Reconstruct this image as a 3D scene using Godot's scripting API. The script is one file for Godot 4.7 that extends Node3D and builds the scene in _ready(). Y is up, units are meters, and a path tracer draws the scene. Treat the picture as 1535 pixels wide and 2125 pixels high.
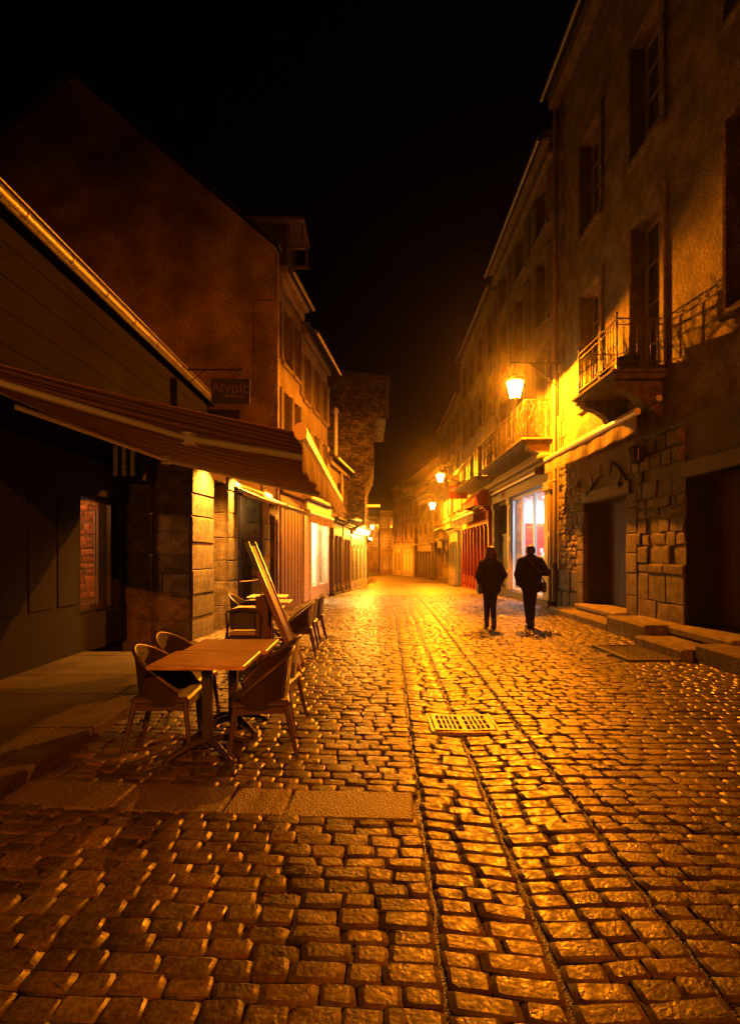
extends Node3D
# A cobbled old-town street at night, lit by sodium lanterns.
# Ground plan: x to the right, y up, d = metres ahead of the camera (world z = -d). The lens stands at (0, 1.6, 0).

const SODIUM := Color(1.0, 0.52, 0.04)
var rng := RandomNumberGenerator.new()
var T := {}
var M := {}
var used := {}

func _ready():
	rng.seed = 4711
	# ---- camera: level, lens shifted up
	var cam = Camera3D.new()
	cam.name = "camera"
	cam.position = Vector3(0, 1.6, 0)
	cam.near = 0.05
	cam.far = 400.0
	cam.projection = Camera3D.PROJECTION_FRUSTUM
	cam.size = 0.05 * 2.0 * 1062.5 / 1165.0
	cam.frustum_offset = Vector2(0, 0.05 * 85.5 / 1165.0)
	add_child(cam)
	# ---- night sky, exposure and haze
	var env = Environment.new()
	env.background_mode = Environment.BG_SKY
	var sm = ProceduralSkyMaterial.new()
	sm.sky_top_color = Color(0.02, 0.02, 0.03)
	sm.sky_horizon_color = Color(0.05, 0.04, 0.03)
	sm.ground_bottom_color = Color(0.0, 0.0, 0.0)
	sm.ground_horizon_color = Color(0.02, 0.015, 0.01)
	var sky = Sky.new()
	sky.sky_material = sm
	env.sky = sky
	env.background_energy_multiplier = 0.15
	env.tonemap_mode = Environment.TONE_MAPPER_LINEAR
	env.tonemap_exposure = 1.0
	env.sdfgi_enabled = true
	env.ssao_enabled = true
	env.ssil_enabled = true
	env.volumetric_fog_enabled = true
	env.volumetric_fog_density = 0.0003
	env.volumetric_fog_albedo = Color(1, 1, 1)
	env.volumetric_fog_anisotropy = 0.95
	var we = WorldEnvironment.new()
	we.name = "environment"
	we.environment = env
	add_child(we)
	make_textures()
	make_materials()
	street_lamps()
	# ---- setting
	build_ground()
	build_left_near()
	build_left_far()
	build_right_near()
	build_right_far()
	build_street_end()
	# ---- objects
	build_awnings()
	build_terrace()
	build_shop_goods()
	build_people()
	build_small_things()

# ---------------------------------------------------------------- lamps
func street_lamps():
	lantern(Vector3(4.1, 6.22, -15.9), Vector3(5.42, 7.0, -15.95), "lit lantern on a wall bracket above the two walkers", 275.0)
	lantern(Vector3(4.3, 6.2, -34.4), Vector3(5.5, 6.95, -34.4), "lit lantern on a wall bracket beside the red hanging sign", 270.0)
	lantern(Vector3(4.78, 5.2, -43.0), Vector3(5.75, 5.9, -43.0), "lit lantern on a wall bracket over the yellow shopfront", 240.0)
	lantern(Vector3(0.2, 4.0, -52.0), Vector3(-0.75, 4.7, -52.0), "upper lit lantern beyond the striped far awning", 110.0, 0.75)
	lantern(Vector3(0.02, 3.0, -58.0), Vector3(-0.8, 3.6, -58.0), "lower lit lantern beyond the striped far awning", 90.0, 0.75)
	lantern(Vector3(4.75, 6.6, 9.0), Vector3(5.42, 7.4, 9.0), "lit lantern on a wall bracket behind the viewer, on the stone house", 250.0, 1.0, Color(1.0, 0.44, 0.035))

func lantern(at: Vector3, root: Vector3, label: String, energy: float, size := 1.0, tone := SODIUM):
	var t = thing("street_lamp", label, "street lamp", at, "lit lanterns along the street")
	var s = size
	var b = B.new()
	b.lathe([[0.13 * s, -0.24 * s], [0.235 * s, 0.2 * s], [0.235 * s, 0.22 * s]], Vector3.ZERO, 8)
	b.lathe([[0.001, -0.24 * s], [0.13 * s, -0.24 * s]], Vector3.ZERO, 8)
	mk(b, "lantern_glass", M.lamp_glow, t)
	b = B.new()
	b.lathe([[0.27 * s, 0.225 * s], [0.28 * s, 0.25 * s], [0.2 * s, 0.33 * s], [0.09 * s, 0.39 * s], [0.07 * s, 0.46 * s], [0.015, 0.5 * s], [0.001, 0.53 * s]], Vector3.ZERO, 12)
	b.lathe([[0.001, 0.226 * s], [0.27 * s, 0.226 * s]], Vector3.ZERO, 12)
	mk(b, "hood", M.iron, t)
	b = B.new()
	b.lathe([[0.001, -0.34 * s], [0.03 * s, -0.33 * s], [0.025 * s, -0.29 * s], [0.1 * s, -0.27 * s], [0.14 * s, -0.243 * s]], Vector3.ZERO, 10)
	mk(b, "bottom_cap", M.iron, t)
	for k in 8:
		var a = TAU * k / 8.0
		b = B.new()
		b.tube([Vector3(cos(a) * 0.133, -0.24, sin(a) * 0.133) * s, Vector3(cos(a) * 0.238, 0.22, sin(a) * 0.238) * s], 0.006 * s, 0.006 * s, 4)
		mk(b, "glazing_bar", M.iron, t)
	b = B.new()
	var r = root - at
	if absf(r.x) + absf(r.z) > 0.2:
		var high = Vector3(0, r.y, 0)
		b.tube([Vector3(0, 0.5 * s, 0), high, high + Vector3(-0.12 * sign(r.x), 0.0, 0)], 0.014, 0.014, 6)
		b.tube([high + Vector3(-0.1 * sign(r.x), 0, 0), Vector3(r.x, r.y, r.z)], 0.02, 0.02, 6)
		b.tube([high + Vector3(r.x * 0.3, -0.0, 0), Vector3(r.x, r.y - 0.75, r.z)], 0.016, 0.016, 6)
		mk(b, "wall_bracket", M.iron, t)
	var l = OmniLight3D.new()
	l.name = "lantern_light"
	l.light_color = tone
	l.light_energy = energy
	l.light_size = 0.03
	l.omni_range = 60.0
	l.omni_attenuation = 2.0
	l.shadow_enabled = true
	l.position = Vector3(0, 0.2 * s, 0)
	t.add_child(l)

# ---------------------------------------------------------------- helpers: nodes
func numbered(called: String) -> String:
	used[called] = used.get(called, 0) + 1
	return called if used[called] == 1 else "%s_%03d" % [called, used[called] - 1]

func thing(called: String, label: String, category: String, at := Vector3.ZERO, group := "") -> Node3D:
	var o = Node3D.new()
	o.name = numbered(called)
	o.position = at
	add_child(o)
	tag(o, label, category, group)
	return o

func tag(o: Node, label: String, category: String, group := ""):
	o.set_meta("label", label)
	o.set_meta("category", category)
	if group != "":
		o.set_meta("group", group)

func mk(b: B, called: String, m: Material, parent: Node = null) -> MeshInstance3D:
	var o = MeshInstance3D.new()
	o.name = called if parent else numbered(called)
	o.mesh = b.mesh()
	if o.mesh.get_surface_count() > 0:
		o.mesh.surface_set_material(0, m)
	(parent if parent else self).add_child(o, true)
	return o

func piece(mesh: Mesh, called: String, m: Material, parent: Node, t: Transform3D) -> MeshInstance3D:
	var o = MeshInstance3D.new()
	o.name = called
	o.mesh = mesh
	o.material_override = m
	o.transform = t
	parent.add_child(o, true)
	return o

func single(b: B, called: String, m: Material, label: String, category: String, group := "") -> MeshInstance3D:
	var o = mk(b, called, m)
	tag(o, label, category, group)
	return o

func dup(o: Node3D, at: Vector3, turn: float, label := "", group := "") -> Node3D:
	var c: Node3D = o.duplicate()
	var base: String = String(o.name).rstrip("0123456789").trim_suffix("_")
	c.name = numbered(base)
	add_child(c)
	c.position = at
	c.rotation.y = turn
	if label != "":
		c.set_meta("label", label)
	if group != "":
		c.set_meta("group", group)
	return c

func V(x: float, y: float, d: float) -> Vector3:
	return Vector3(x, y, -d)

# the ground: level near the camera, falling away past 16 m, with a shallow gutter along the middle
func gutter_x(d: float) -> float:
	return 0.67 + 0.03 * d

func gy(x: float, d: float) -> float:
	var e = clampf(d, 12.0, 46.0)
	var y = -0.025 * maxf(0.0, e - 16.0)
	if e < 20.0:
		y = -0.025 * pow(e - 12.0, 2.0) / 16.0
	var c = absf(x - gutter_x(d))
	y += 0.012 * minf(c, 5.0)
	if c < 0.5:
		y -= 0.03 * (1.0 - c / 0.5)
	return y

# ---------------------------------------------------------------- helpers: shapes
class B:
	var v = PackedVector3Array()
	var n = PackedVector3Array()
	var c = PackedColorArray()
	var uv = PackedVector2Array()
	var col = Color.WHITE
	var with_uv = false

	func tri(p: Vector3, q: Vector3, r: Vector3, out: Vector3):
		var m = (r - p).cross(q - p)
		if m.dot(out) < 0.0:
			var k = q
			q = r
			r = k
			m = -m
		m = m.normalized()
		v.append(p); v.append(q); v.append(r)
		for i in 3:
			n.append(m)
			c.append(col)

	func tri_n(p: Vector3, q: Vector3, r: Vector3, a: Vector3, e: Vector3, f: Vector3):
		if (r - p).cross(q - p).dot(a + e + f) < 0.0:
			v.append(p); v.append(r); v.append(q)
			n.append(a); n.append(f); n.append(e)
		else:
			v.append(p); v.append(q); v.append(r)
			n.append(a); n.append(e); n.append(f)
		for i in 3:
			c.append(col)

	func quad(p: Vector3, q: Vector3, r: Vector3, s: Vector3, out: Vector3):
		tri(p, q, r, out)
		tri(p, r, s, out)

	func quad_uv(p: Array, t: Array, out: Vector3):
		with_uv = true
		var m: Vector3 = (p[2] - p[0]).cross(p[1] - p[0])
		var o = [0, 1, 2, 0, 2, 3] if m.dot(out) > 0.0 else [0, 2, 1, 0, 3, 2]
		m = m.normalized() * (1.0 if m.dot(out) > 0.0 else -1.0)
		for i in o:
			v.append(p[i]); n.append(m); c.append(col); uv.append(t[i])

	func box(at: Vector3, size: Vector3, t := Basis.IDENTITY):
		var h = size / 2.0
		for a in 3:
			for s in [-1.0, 1.0]:
				var w = Vector3.ZERO
				w[a] = s
				var i = (a + 1) % 3
				var j = (a + 2) % 3
				var p = []
				for k in [[-1, -1], [1, -1], [1, 1], [-1, 1]]:
					var x = Vector3.ZERO
					x[a] = s * h[a]
					x[i] = k[0] * h[i]
					x[j] = k[1] * h[j]
					p.append(at + t * x)
				quad(p[0], p[1], p[2], p[3], t * w)

	func span(p: Vector3, q: Vector3):
		box((p + q) / 2.0, (q - p).abs())

	func cbox(at: Vector3, size: Vector3, e: float, t := Basis.IDENTITY):
		# a box with chamfered edges
		var h = size / 2.0
		e = minf(e, minf(h.x, minf(h.y, h.z)) * 0.6)
		for a in 3:
			var i = (a + 1) % 3
			var j = (a + 2) % 3
			for s in [-1.0, 1.0]:
				var p = []
				for k in [[-1, -1], [1, -1], [1, 1], [-1, 1]]:
					var x = Vector3.ZERO
					x[a] = s * h[a]
					x[i] = k[0] * (h[i] - e)
					x[j] = k[1] * (h[j] - e)
					p.append(at + t * x)
				var w = Vector3.ZERO
				w[a] = s
				quad(p[0], p[1], p[2], p[3], t * w)
			for s in [[-1, -1], [1, -1], [1, 1], [-1, 1]]:
				var q = []
				for k in [[-1, 0], [1, 0], [1, 1], [-1, 1]]:
					var x = Vector3.ZERO
					x[a] = k[0] * (h[a] - e)
					x[i] = s[0] * (h[i] - (e if k[1] == 0 else 0.0))
					x[j] = s[1] * (h[j] - (0.0 if k[1] == 0 else e))
					q.append(at + t * x)
				var w = Vector3.ZERO
				w[i] = s[0]
				w[j] = s[1]
				quad(q[0], q[1], q[2], q[3], t * w)
		for s in 8:
			var g = Vector3(1 if s & 1 else -1, 1 if s & 2 else -1, 1 if s & 4 else -1)
			var k = h - Vector3(e, e, e)
			tri(at + t * (g * Vector3(h.x, k.y, k.z)), at + t * (g * Vector3(k.x, h.y, k.z)), at + t * (g * Vector3(k.x, k.y, h.z)), t * g)

	func tube(p: Array, r0: float, r1: float, sides := 6, caps := true):
		var rings = []
		var norms = []
		var up = Vector3.UP
		for i in p.size():
			var d: Vector3 = (p[mini(i + 1, p.size() - 1)] - p[maxi(i - 1, 0)]).normalized()
			if absf(d.dot(up)) > 0.95:
				up = Vector3.RIGHT if absf(d.x) < 0.9 else Vector3.BACK
			var x = d.cross(up).normalized()
			var y = x.cross(d).normalized()
			up = y
			var r: float = lerpf(r0, r1, float(i) / maxf(1.0, p.size() - 1))
			var ring = []
			var nr = []
			for k in sides:
				var a = TAU * k / sides
				var o = x * cos(a) + y * sin(a)
				ring.append(p[i] + o * r)
				nr.append(o)
			rings.append(ring)
			norms.append(nr)
		for i in p.size() - 1:
			for k in sides:
				var l = (k + 1) % sides
				tri_n(rings[i][k], rings[i + 1][k], rings[i + 1][l], norms[i][k], norms[i + 1][k], norms[i + 1][l])
				tri_n(rings[i][k], rings[i + 1][l], rings[i][l], norms[i][k], norms[i + 1][l], norms[i][l])
		if caps:
			for e in [0, p.size() - 1]:
				var o: Vector3 = (p[0] - p[1]) if e == 0 else (p[e] - p[e - 1])
				for k in sides - 2:
					tri(rings[e][0], rings[e][k + 1], rings[e][k + 2], o)

	func lathe(prof: Array, at: Vector3, sides := 12, squash := Vector3.ONE, t := Basis.IDENTITY):
		for i in prof.size() - 1:
			var a: Array = prof[i]
			var b: Array = prof[i + 1]
			var e = Vector2(b[0] - a[0], b[1] - a[1])
			var s = Vector2(e.y, -e.x).normalized()
			for k in sides:
				var f = TAU * k / sides
				var g = TAU * (k + 1) / sides
				var cf = Vector3(cos(f), 0, sin(f))
				var cg = Vector3(cos(g), 0, sin(g))
				var p0 = at + t * ((cf * a[0] + Vector3.UP * a[1]) * squash)
				var p1 = at + t * ((cf * b[0] + Vector3.UP * b[1]) * squash)
				var p2 = at + t * ((cg * b[0] + Vector3.UP * b[1]) * squash)
				var p3 = at + t * ((cg * a[0] + Vector3.UP * a[1]) * squash)
				var n0 = t * (cf * s.x + Vector3.UP * s.y)
				var n1 = t * (cg * s.x + Vector3.UP * s.y)
				if a[0] < 0.002 and absf(s.x) < 0.01:
					tri(p0, p1, p2, n0)
				else:
					tri_n(p0, p1, p2, n0, n0, n1)
					tri_n(p0, p2, p3, n0, n1, n1)

	func extrude(poly: Array, t: Transform3D, depth: float):
		var pk = PackedVector2Array(poly)
		var idx = Geometry2D.triangulate_polygon(pk)
		var h = depth / 2.0
		for i in range(0, idx.size(), 3):
			for s in [-h, h]:
				var a: Vector2 = pk[idx[i]]
				var b2: Vector2 = pk[idx[i + 1]]
				var d: Vector2 = pk[idx[i + 2]]
				tri(t * Vector3(a.x, a.y, s), t * Vector3(b2.x, b2.y, s), t * Vector3(d.x, d.y, s), t.basis * Vector3(0, 0, s))
		var cw = Geometry2D.is_polygon_clockwise(pk)
		for i in pk.size():
			var a: Vector2 = pk[i]
			var b2: Vector2 = pk[(i + 1) % pk.size()]
			var o = (b2 - a).orthogonal()
			if not cw:
				o = -o
			var o3 = t.basis * Vector3(o.x, o.y, 0)
			# Vector2.orthogonal turns by +90 degrees; for a clockwise outline that points outwards
			quad(t * Vector3(a.x, a.y, -h), t * Vector3(b2.x, b2.y, -h), t * Vector3(b2.x, b2.y, h), t * Vector3(a.x, a.y, h), o3)

	func ball(at: Vector3, r: Vector3, sides := 10, rows := 6):
		var prof = []
		for i in rows + 1:
			var a = -PI / 2 + PI * i / rows
			prof.append([maxf(0.0005, cos(a)), sin(a)])
		lathe(prof, at, sides, r)

	func mesh() -> ArrayMesh:
		var m = ArrayMesh.new()
		if v.is_empty():
			return m
		var a = []
		a.resize(Mesh.ARRAY_MAX)
		a[Mesh.ARRAY_VERTEX] = v
		a[Mesh.ARRAY_NORMAL] = n
		a[Mesh.ARRAY_COLOR] = c
		if with_uv:
			while uv.size() < v.size():
				uv.append(Vector2.ZERO)
			a[Mesh.ARRAY_TEX_UV] = uv
		m.add_surface_from_arrays(Mesh.PRIMITIVE_TRIANGLES, a)
		return m

# ---------------------------------------------------------------- textures and materials
func ntex(freq: float, octaves: int, lo: float, hi: float, kind := FastNoiseLite.TYPE_SIMPLEX_SMOOTH, size := 512, salt := 1) -> NoiseTexture2D:
	var f = FastNoiseLite.new()
	f.noise_type = kind
	f.frequency = freq
	f.fractal_octaves = octaves
	f.fractal_type = FastNoiseLite.FRACTAL_FBM if octaves > 1 else FastNoiseLite.FRACTAL_NONE
	f.seed = salt
	var t = NoiseTexture2D.new()
	t.width = size
	t.height = size
	t.seamless = true
	t.noise = f
	var g = Gradient.new()
	g.set_color(0, Color(lo, lo, lo))
	g.set_color(1, Color(hi, hi, hi))
	t.color_ramp = g
	return t

func make_textures():
	T.fine = ntex(0.035, 4, 0.55, 1.0, FastNoiseLite.TYPE_SIMPLEX_SMOOTH, 512, 3)
	T.fine_bump = ntex(0.03, 5, 0.0, 1.0, FastNoiseLite.TYPE_SIMPLEX_SMOOTH, 512, 5)
	T.rough_bump = ntex(0.045, 3, 0.0, 1.0, FastNoiseLite.TYPE_CELLULAR, 512, 7)
	T.patch = ntex(0.009, 5, 0.55, 1.0, FastNoiseLite.TYPE_SIMPLEX_SMOOTH, 512, 9)
	T.gloss = ntex(0.011, 5, 0.24, 1.0, FastNoiseLite.TYPE_SIMPLEX_SMOOTH, 512, 11)
	T.weave = weave_texture()
	T.wood = wood_texture()
	T.setts = sett_texture(false)
	T.setts_bump = sett_texture(true)

func weave_texture() -> ImageTexture:
	var im = Image.create(64, 64, false, Image.FORMAT_RGB8)
	for y in 64:
		for x in 64:
			var over = (x / 16 + y / 16) % 2 == 0
			var a = (x % 16) if not over else (y % 16)
			var s: float = sin((a + 0.5) / 16.0 * PI)
			var g: float = s * (1.0 if over else 0.62)
			im.set_pixel(x, y, Color(g, g, g))
	return ImageTexture.create_from_image(im)

func wood_texture() -> ImageTexture:
	var f = FastNoiseLite.new()
	f.seed = 21
	f.frequency = 0.02
	f.fractal_octaves = 4
	var im = Image.create(512, 256, false, Image.FORMAT_RGB8)
	for y in 256:
		for x in 512:
			var g = 0.74 + 0.26 * f.get_noise_2d(x * 0.22, y * 4.5) + 0.1 * f.get_noise_2d(x * 0.05 + 400.0, (y / 43) * 171.0)
			var k = clampf(g, 0.3, 1.0)
			im.set_pixel(x, y, Color(k, k * 0.97, k * 0.93))
	return ImageTexture.create_from_image(im)

func sett_texture(bump: bool) -> ImageTexture:
	# courses of small setts, for paving too far off to tell the stones apart
	var im = Image.create(512, 512, false, Image.FORMAT_RGB8)
	var r = RandomNumberGenerator.new()
	r.seed = 99
	for row in 16:
		var x = 0
		var y0 = row * 32
		while x < 512:
			var w = r.randi_range(34, 58)
			if x + w > 490:
				w = 512 - x
			var g = r.randf_range(0.5, 1.0)
			for yy in 32:
				for xx in w:
					var e = mini(mini(xx, w - 1 - xx), mini(yy, 31 - yy))
					var k = clampf((e - 0.5) / 5.0, 0.0, 1.0)
					var val: float = sqrt(k) if bump else (g if e > 2 else 0.22)
					im.set_pixel(x + xx, y0 + yy, Color(val, val, val))
			x += w
	return ImageTexture.create_from_image(im)

func mat(a: Color, rough: float, o := {}) -> StandardMaterial3D:
	var m = StandardMaterial3D.new()
	m.albedo_color = a.linear_to_srgb()
	m.roughness = rough
	m.metallic = o.get("metal", 0.0)
	m.metallic_specular = o.get("spec", 0.5)
	m.vertex_color_use_as_albedo = o.get("vc", false)
	if o.get("tri", true):
		m.uv1_triplanar = true
		m.uv1_world_triplanar = o.get("world", true)
		m.uv2_triplanar = true
		m.uv2_world_triplanar = o.get("world", true)
	m.uv1_scale = Vector3.ONE * o.get("scale", 1.0)
	m.uv2_scale = Vector3.ONE * o.get("patch_scale", 0.3)
	if o.has("tex"):
		m.albedo_texture = T[o.tex]
	if o.has("bump"):
		m.heightmap_enabled = true
		m.heightmap_texture = T[o.bump]
		m.heightmap_scale = o.get("cm", 1.0)
	if o.has("gloss"):
		m.roughness_texture = T[o.gloss]
		m.roughness_texture_channel = BaseMaterial3D.TEXTURE_CHANNEL_RED
	if o.has("patch"):
		m.detail_enabled = true
		m.detail_albedo = T[o.patch]
		m.detail_blend_mode = BaseMaterial3D.BLEND_MODE_MUL
		m.detail_uv_layer = BaseMaterial3D.DETAIL_UV_2
	return m

func glow(a: Color, e: float) -> StandardMaterial3D:
	var m = StandardMaterial3D.new()
	m.albedo_color = Color(0.8, 0.8, 0.8)
	m.emission_enabled = true
	m.emission = a
	m.emission_energy_multiplier = e
	return m

func glass(alpha: float, tint := Color(0.6, 0.6, 0.6)) -> StandardMaterial3D:
	var m = StandardMaterial3D.new()
	m.transparency = BaseMaterial3D.TRANSPARENCY_ALPHA
	m.albedo_color = Color(tint.r, tint.g, tint.b, alpha)
	m.roughness = 0.04
	return m

func make_materials():
	M.lamp_glow = glow(Color(1.0, 0.84, 0.5), 30.0)
	M.sett = mat(Color(1, 1, 1), 0.76, {"spec": 0.48, "vc": true, "tex": "fine", "bump": "fine_bump", "cm": 0.24, "gloss": "gloss", "scale": 2.2, "patch": "patch", "patch_scale": 0.35})
	M.joint = mat(Color(0.022, 0.018, 0.014), 0.5, {"bump": "fine_bump", "cm": 1.5, "gloss": "gloss", "scale": 5.0})
	M.rough_slab = mat(Color(0.3, 0.25, 0.19), 0.5, {"tex": "fine", "bump": "rough_bump", "cm": 4.5, "scale": 3.0})
	M.pavement = mat(Color(0.085, 0.066, 0.05), 0.95, {"tex": "fine", "bump": "fine_bump", "cm": 0.8, "scale": 1.5, "patch": "patch"})
	var fs = mat(Color(0.17, 0.14, 0.115), 0.5, {"tri": false, "tex": "setts", "bump": "setts_bump", "cm": 2.5})
	M.far_setts = fs
	M.earth = mat(Color(0.05, 0.045, 0.04), 0.9)
	M.plaster = mat(Color(0.38, 0.29, 0.19), 0.9, {"tex": "fine", "bump": "fine_bump", "cm": 0.35, "scale": 0.8, "patch": "patch", "patch_scale": 0.16})
	M.ochre_plaster = mat(Color(0.56, 0.43, 0.28), 0.95, {"spec": 0.3, "tex": "fine", "bump": "fine_bump", "cm": 0.35, "scale": 0.8, "patch": "patch", "patch_scale": 0.13})
	M.plaster_grey = mat(Color(0.3, 0.27, 0.23), 0.9, {"tex": "fine", "bump": "fine_bump", "cm": 0.8, "scale": 0.9, "patch": "patch", "patch_scale": 0.2})
	M.cream = mat(Color(0.52, 0.41, 0.28), 0.8, {"tex": "fine", "bump": "fine_bump", "cm": 0.4, "scale": 0.7, "patch": "patch", "patch_scale": 0.25})
	M.cream_paint = mat(Color(0.5, 0.45, 0.36), 0.45, {"tex": "fine", "scale": 0.7})
	M.mortar = mat(Color(0.2, 0.165, 0.12), 0.95, {"tex": "fine", "bump": "fine_bump", "cm": 2.0, "scale": 2.0})
	for i in 4:
		var g = 0.75 + 0.17 * i
		M["stone%d" % i] = mat(Color(0.28 * g, 0.225 * g, 0.165 * g), 0.85, {"tex": "fine", "bump": "rough_bump", "cm": 1.6, "scale": 1.6, "patch": "patch", "patch_scale": 0.9})
	M.rubble_far = mat(Color(0.34, 0.27, 0.19), 0.9, {"tex": "setts", "bump": "setts_bump", "cm": 0.8, "scale": 0.6, "patch": "patch", "patch_scale": 0.2})
	M.slate = mat(Color(0.05, 0.05, 0.055), 0.6, {"tex": "setts", "bump": "setts_bump", "cm": 1.5, "scale": 0.5})
	M.iron = mat(Color(0.02, 0.02, 0.02), 0.5, {"metal": 0.6})
	M.iron_paint = mat(Color(0.03, 0.028, 0.025), 0.4)
	M.zinc = mat(Color(0.3, 0.29, 0.28), 0.45, {"metal": 0.7, "tex": "fine", "scale": 1.0})
	M.pipe = mat(Color(0.32, 0.27, 0.2), 0.5, {"tex": "fine", "scale": 1.0})
	M.dark_wood = mat(Color(0.075, 0.05, 0.035), 0.55, {"tex": "fine", "scale": 1.5})
	M.brown_wood = mat(Color(0.14, 0.085, 0.05), 0.55, {"tex": "fine", "scale": 1.5})
	M.timber = mat(Color(0.12, 0.075, 0.045), 0.75, {"tex": "fine", "bump": "fine_bump", "cm": 0.8, "scale": 1.5})
	M.frame = mat(Color(0.33, 0.29, 0.23), 0.5)
	M.shutter = mat(Color(0.14, 0.11, 0.09), 0.6, {"tex": "fine", "scale": 1.0})
	M.black_paint = mat(Color(0.012, 0.012, 0.012), 0.85, {"spec": 0.25})
	M.red_paint = mat(Color(0.26, 0.016, 0.012), 0.4)
	M.red_sign = mat(Color(0.4, 0.03, 0.015), 0.5)
	M.white_paint = mat(Color(0.7, 0.68, 0.62), 0.5)
	M.pane = glass(0.12)
	M.curtain = mat(Color(0.1, 0.09, 0.08), 0.9)
	M.clear = glass(0.04)
	M.awning = mat(Color(0.58, 0.46, 0.3), 0.9, {"tex": "fine", "scale": 2.0})
	M.awning_stripe = mat(Color(0.28, 0.2, 0.12), 0.9, {"tex": "fine", "scale": 2.0})
	M.valance = mat(Color(0.42, 0.33, 0.2), 0.9, {"tex": "fine", "scale": 2.0})
	M.alu = mat(Color(0.5, 0.47, 0.42), 0.35, {"metal": 0.3})
	var ww = mat(Color(0.64, 0.48, 0.25), 0.4, {"tri": false, "tex": "wood", "bump": "wood", "cm": 0.12})
	M.table_wood = ww
	M.board_wood = mat(Color(0.3, 0.2, 0.1), 0.3, {"tex": "fine", "scale": 2.0})
	var wv = mat(Color(0.2, 0.15, 0.1), 0.45, {"tri": false, "tex": "weave", "bump": "weave", "cm": 0.6})
	M.rattan = wv
	M.rattan_rim = mat(Color(0.045, 0.033, 0.023), 0.4)
	M.rattan_dark = mat(Color(0.022, 0.018, 0.015), 0.5)
	M.cushion = mat(Color(0.6, 0.55, 0.45), 0.95, {"tex": "fine", "scale": 4.0})
	M.cloth_dark = mat(Color(0.016, 0.014, 0.014), 0.9, {"bump": "fine_bump", "cm": 0.6, "scale": 3.0, "world": false})
	M.cloth_dark2 = mat(Color(0.008, 0.008, 0.011), 0.9, {"bump": "fine_bump", "cm": 0.6, "scale": 3.0, "world": false})
	M.trousers = mat(Color(0.009, 0.009, 0.012), 0.9)
	M.leather = mat(Color(0.012, 0.008, 0.006), 0.45)
	M.skin = mat(Color(0.45, 0.27, 0.19), 0.55)
	M.hair = mat(Color(0.05, 0.024, 0.012), 0.5)
	M.hair_dark = mat(Color(0.025, 0.014, 0.008), 0.5)
	M.white_wall = mat(Color(0.8, 0.79, 0.77), 0.8)
	M.red_wall = mat(Color(0.5, 0.05, 0.035), 0.7)
	M.old_iron = mat(Color(0.045, 0.04, 0.035), 0.55, {"metal": 0.3, "bump": "fine_bump", "cm": 0.4, "scale": 4.0})
	M.cast_iron = mat(Color(0.2, 0.18, 0.15), 0.35, {"metal": 0.5, "bump": "fine_bump", "cm": 0.4, "scale": 4.0})
	for i in 4:
		var g2 = 0.7 + 0.2 * i
		M["brickish%d" % i] = mat(Color(0.42 * g2, 0.2 * g2, 0.1 * g2), 0.85, {"tex": "fine", "bump": "fine_bump", "cm": 1.2, "scale": 2.2})
		M["hewn%d" % i] = mat(Color(0.3 * g2, 0.26 * g2, 0.2 * g2), 0.85, {"tex": "fine", "bump": "rough_bump", "cm": 9.0, "scale": 2.0, "patch": "patch", "patch_scale": 0.9})
		M["rubble%d" % i] = mat(Color(0.32 * g2, 0.26 * g2, 0.18 * g2), 0.85, {"tex": "fine", "bump": "fine_bump", "cm": 3.0, "scale": 1.9})
	M.grey_cloth = mat(Color(0.16, 0.15, 0.12), 0.95)
	M.warm_glow = glow(Color(1.0, 0.78, 0.4), 14.0)
	M.shop_glow = glow(Color(1.0, 0.9, 0.7), 10.0)
	M.white_glow = glow(Color(0.9, 0.96, 1.0), 8.0)
	M.cream_wall = mat(Color(0.4, 0.31, 0.19), 0.9, {"tex": "fine", "bump": "fine_bump", "cm": 0.6, "scale": 0.8, "patch": "patch", "patch_scale": 0.3})
	M.ochre_paint = mat(Color(0.34, 0.25, 0.14), 0.5, {"tex": "fine", "scale": 0.9})
	M.grey_paint = mat(Color(0.45, 0.46, 0.47), 0.4)
	M.cream_blind = mat(Color(0.5, 0.44, 0.33), 0.6)
	M.rattan_back = mat(Color(0.085, 0.06, 0.04), 0.45, {"tri": false, "tex": "weave", "bump": "weave", "cm": 0.6})
	M.arm_paint = mat(Color(0.65, 0.56, 0.42), 0.5)
	M.lamp_white = glow(Color(1.0, 0.88, 0.5), 8.0)
	for k in ["awning", "awning_stripe"]:
		M[k].backlight_enabled = true
		M[k].backlight = Color(1.0, 0.9, 0.75)
	M.shade_black = mat(Color(0.02, 0.017, 0.014), 1.0, {"spec": 0.2, "tex": "fine", "scale": 1.2})  # near-black colour stands in for shade on the low house wall
	M.valance2 = mat(Color(0.34, 0.26, 0.15), 0.9, {"tex": "fine", "scale": 2.0})
	M.shirt_white = mat(Color(0.7, 0.7, 0.68), 0.9)
	M.shirt_sand = mat(Color(0.6, 0.4, 0.12), 0.9)
	M.shirt_blue = mat(Color(0.12, 0.25, 0.45), 0.9)
	M.shirt_rose = mat(Color(0.55, 0.1, 0.12), 0.9)
	M.sign_black = mat(Color(0.006, 0.006, 0.006), 0.6)
	M.sign_grey = mat(Color(0.1, 0.08, 0.065), 0.6)
	M.sign_cream = mat(Color(0.75, 0.68, 0.5), 0.6)
	M.leaf = mat(Color(0.06, 0.08, 0.03), 0.6)
	M.strap = mat(Color(0.03, 0.027, 0.02), 0.6)

# ---------------------------------------------------------------- street
func structure(called: String) -> Node3D:
	var o = Node3D.new()
	o.name = called
	o.set_meta("kind", "structure")
	add_child(o)
	return o

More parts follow.
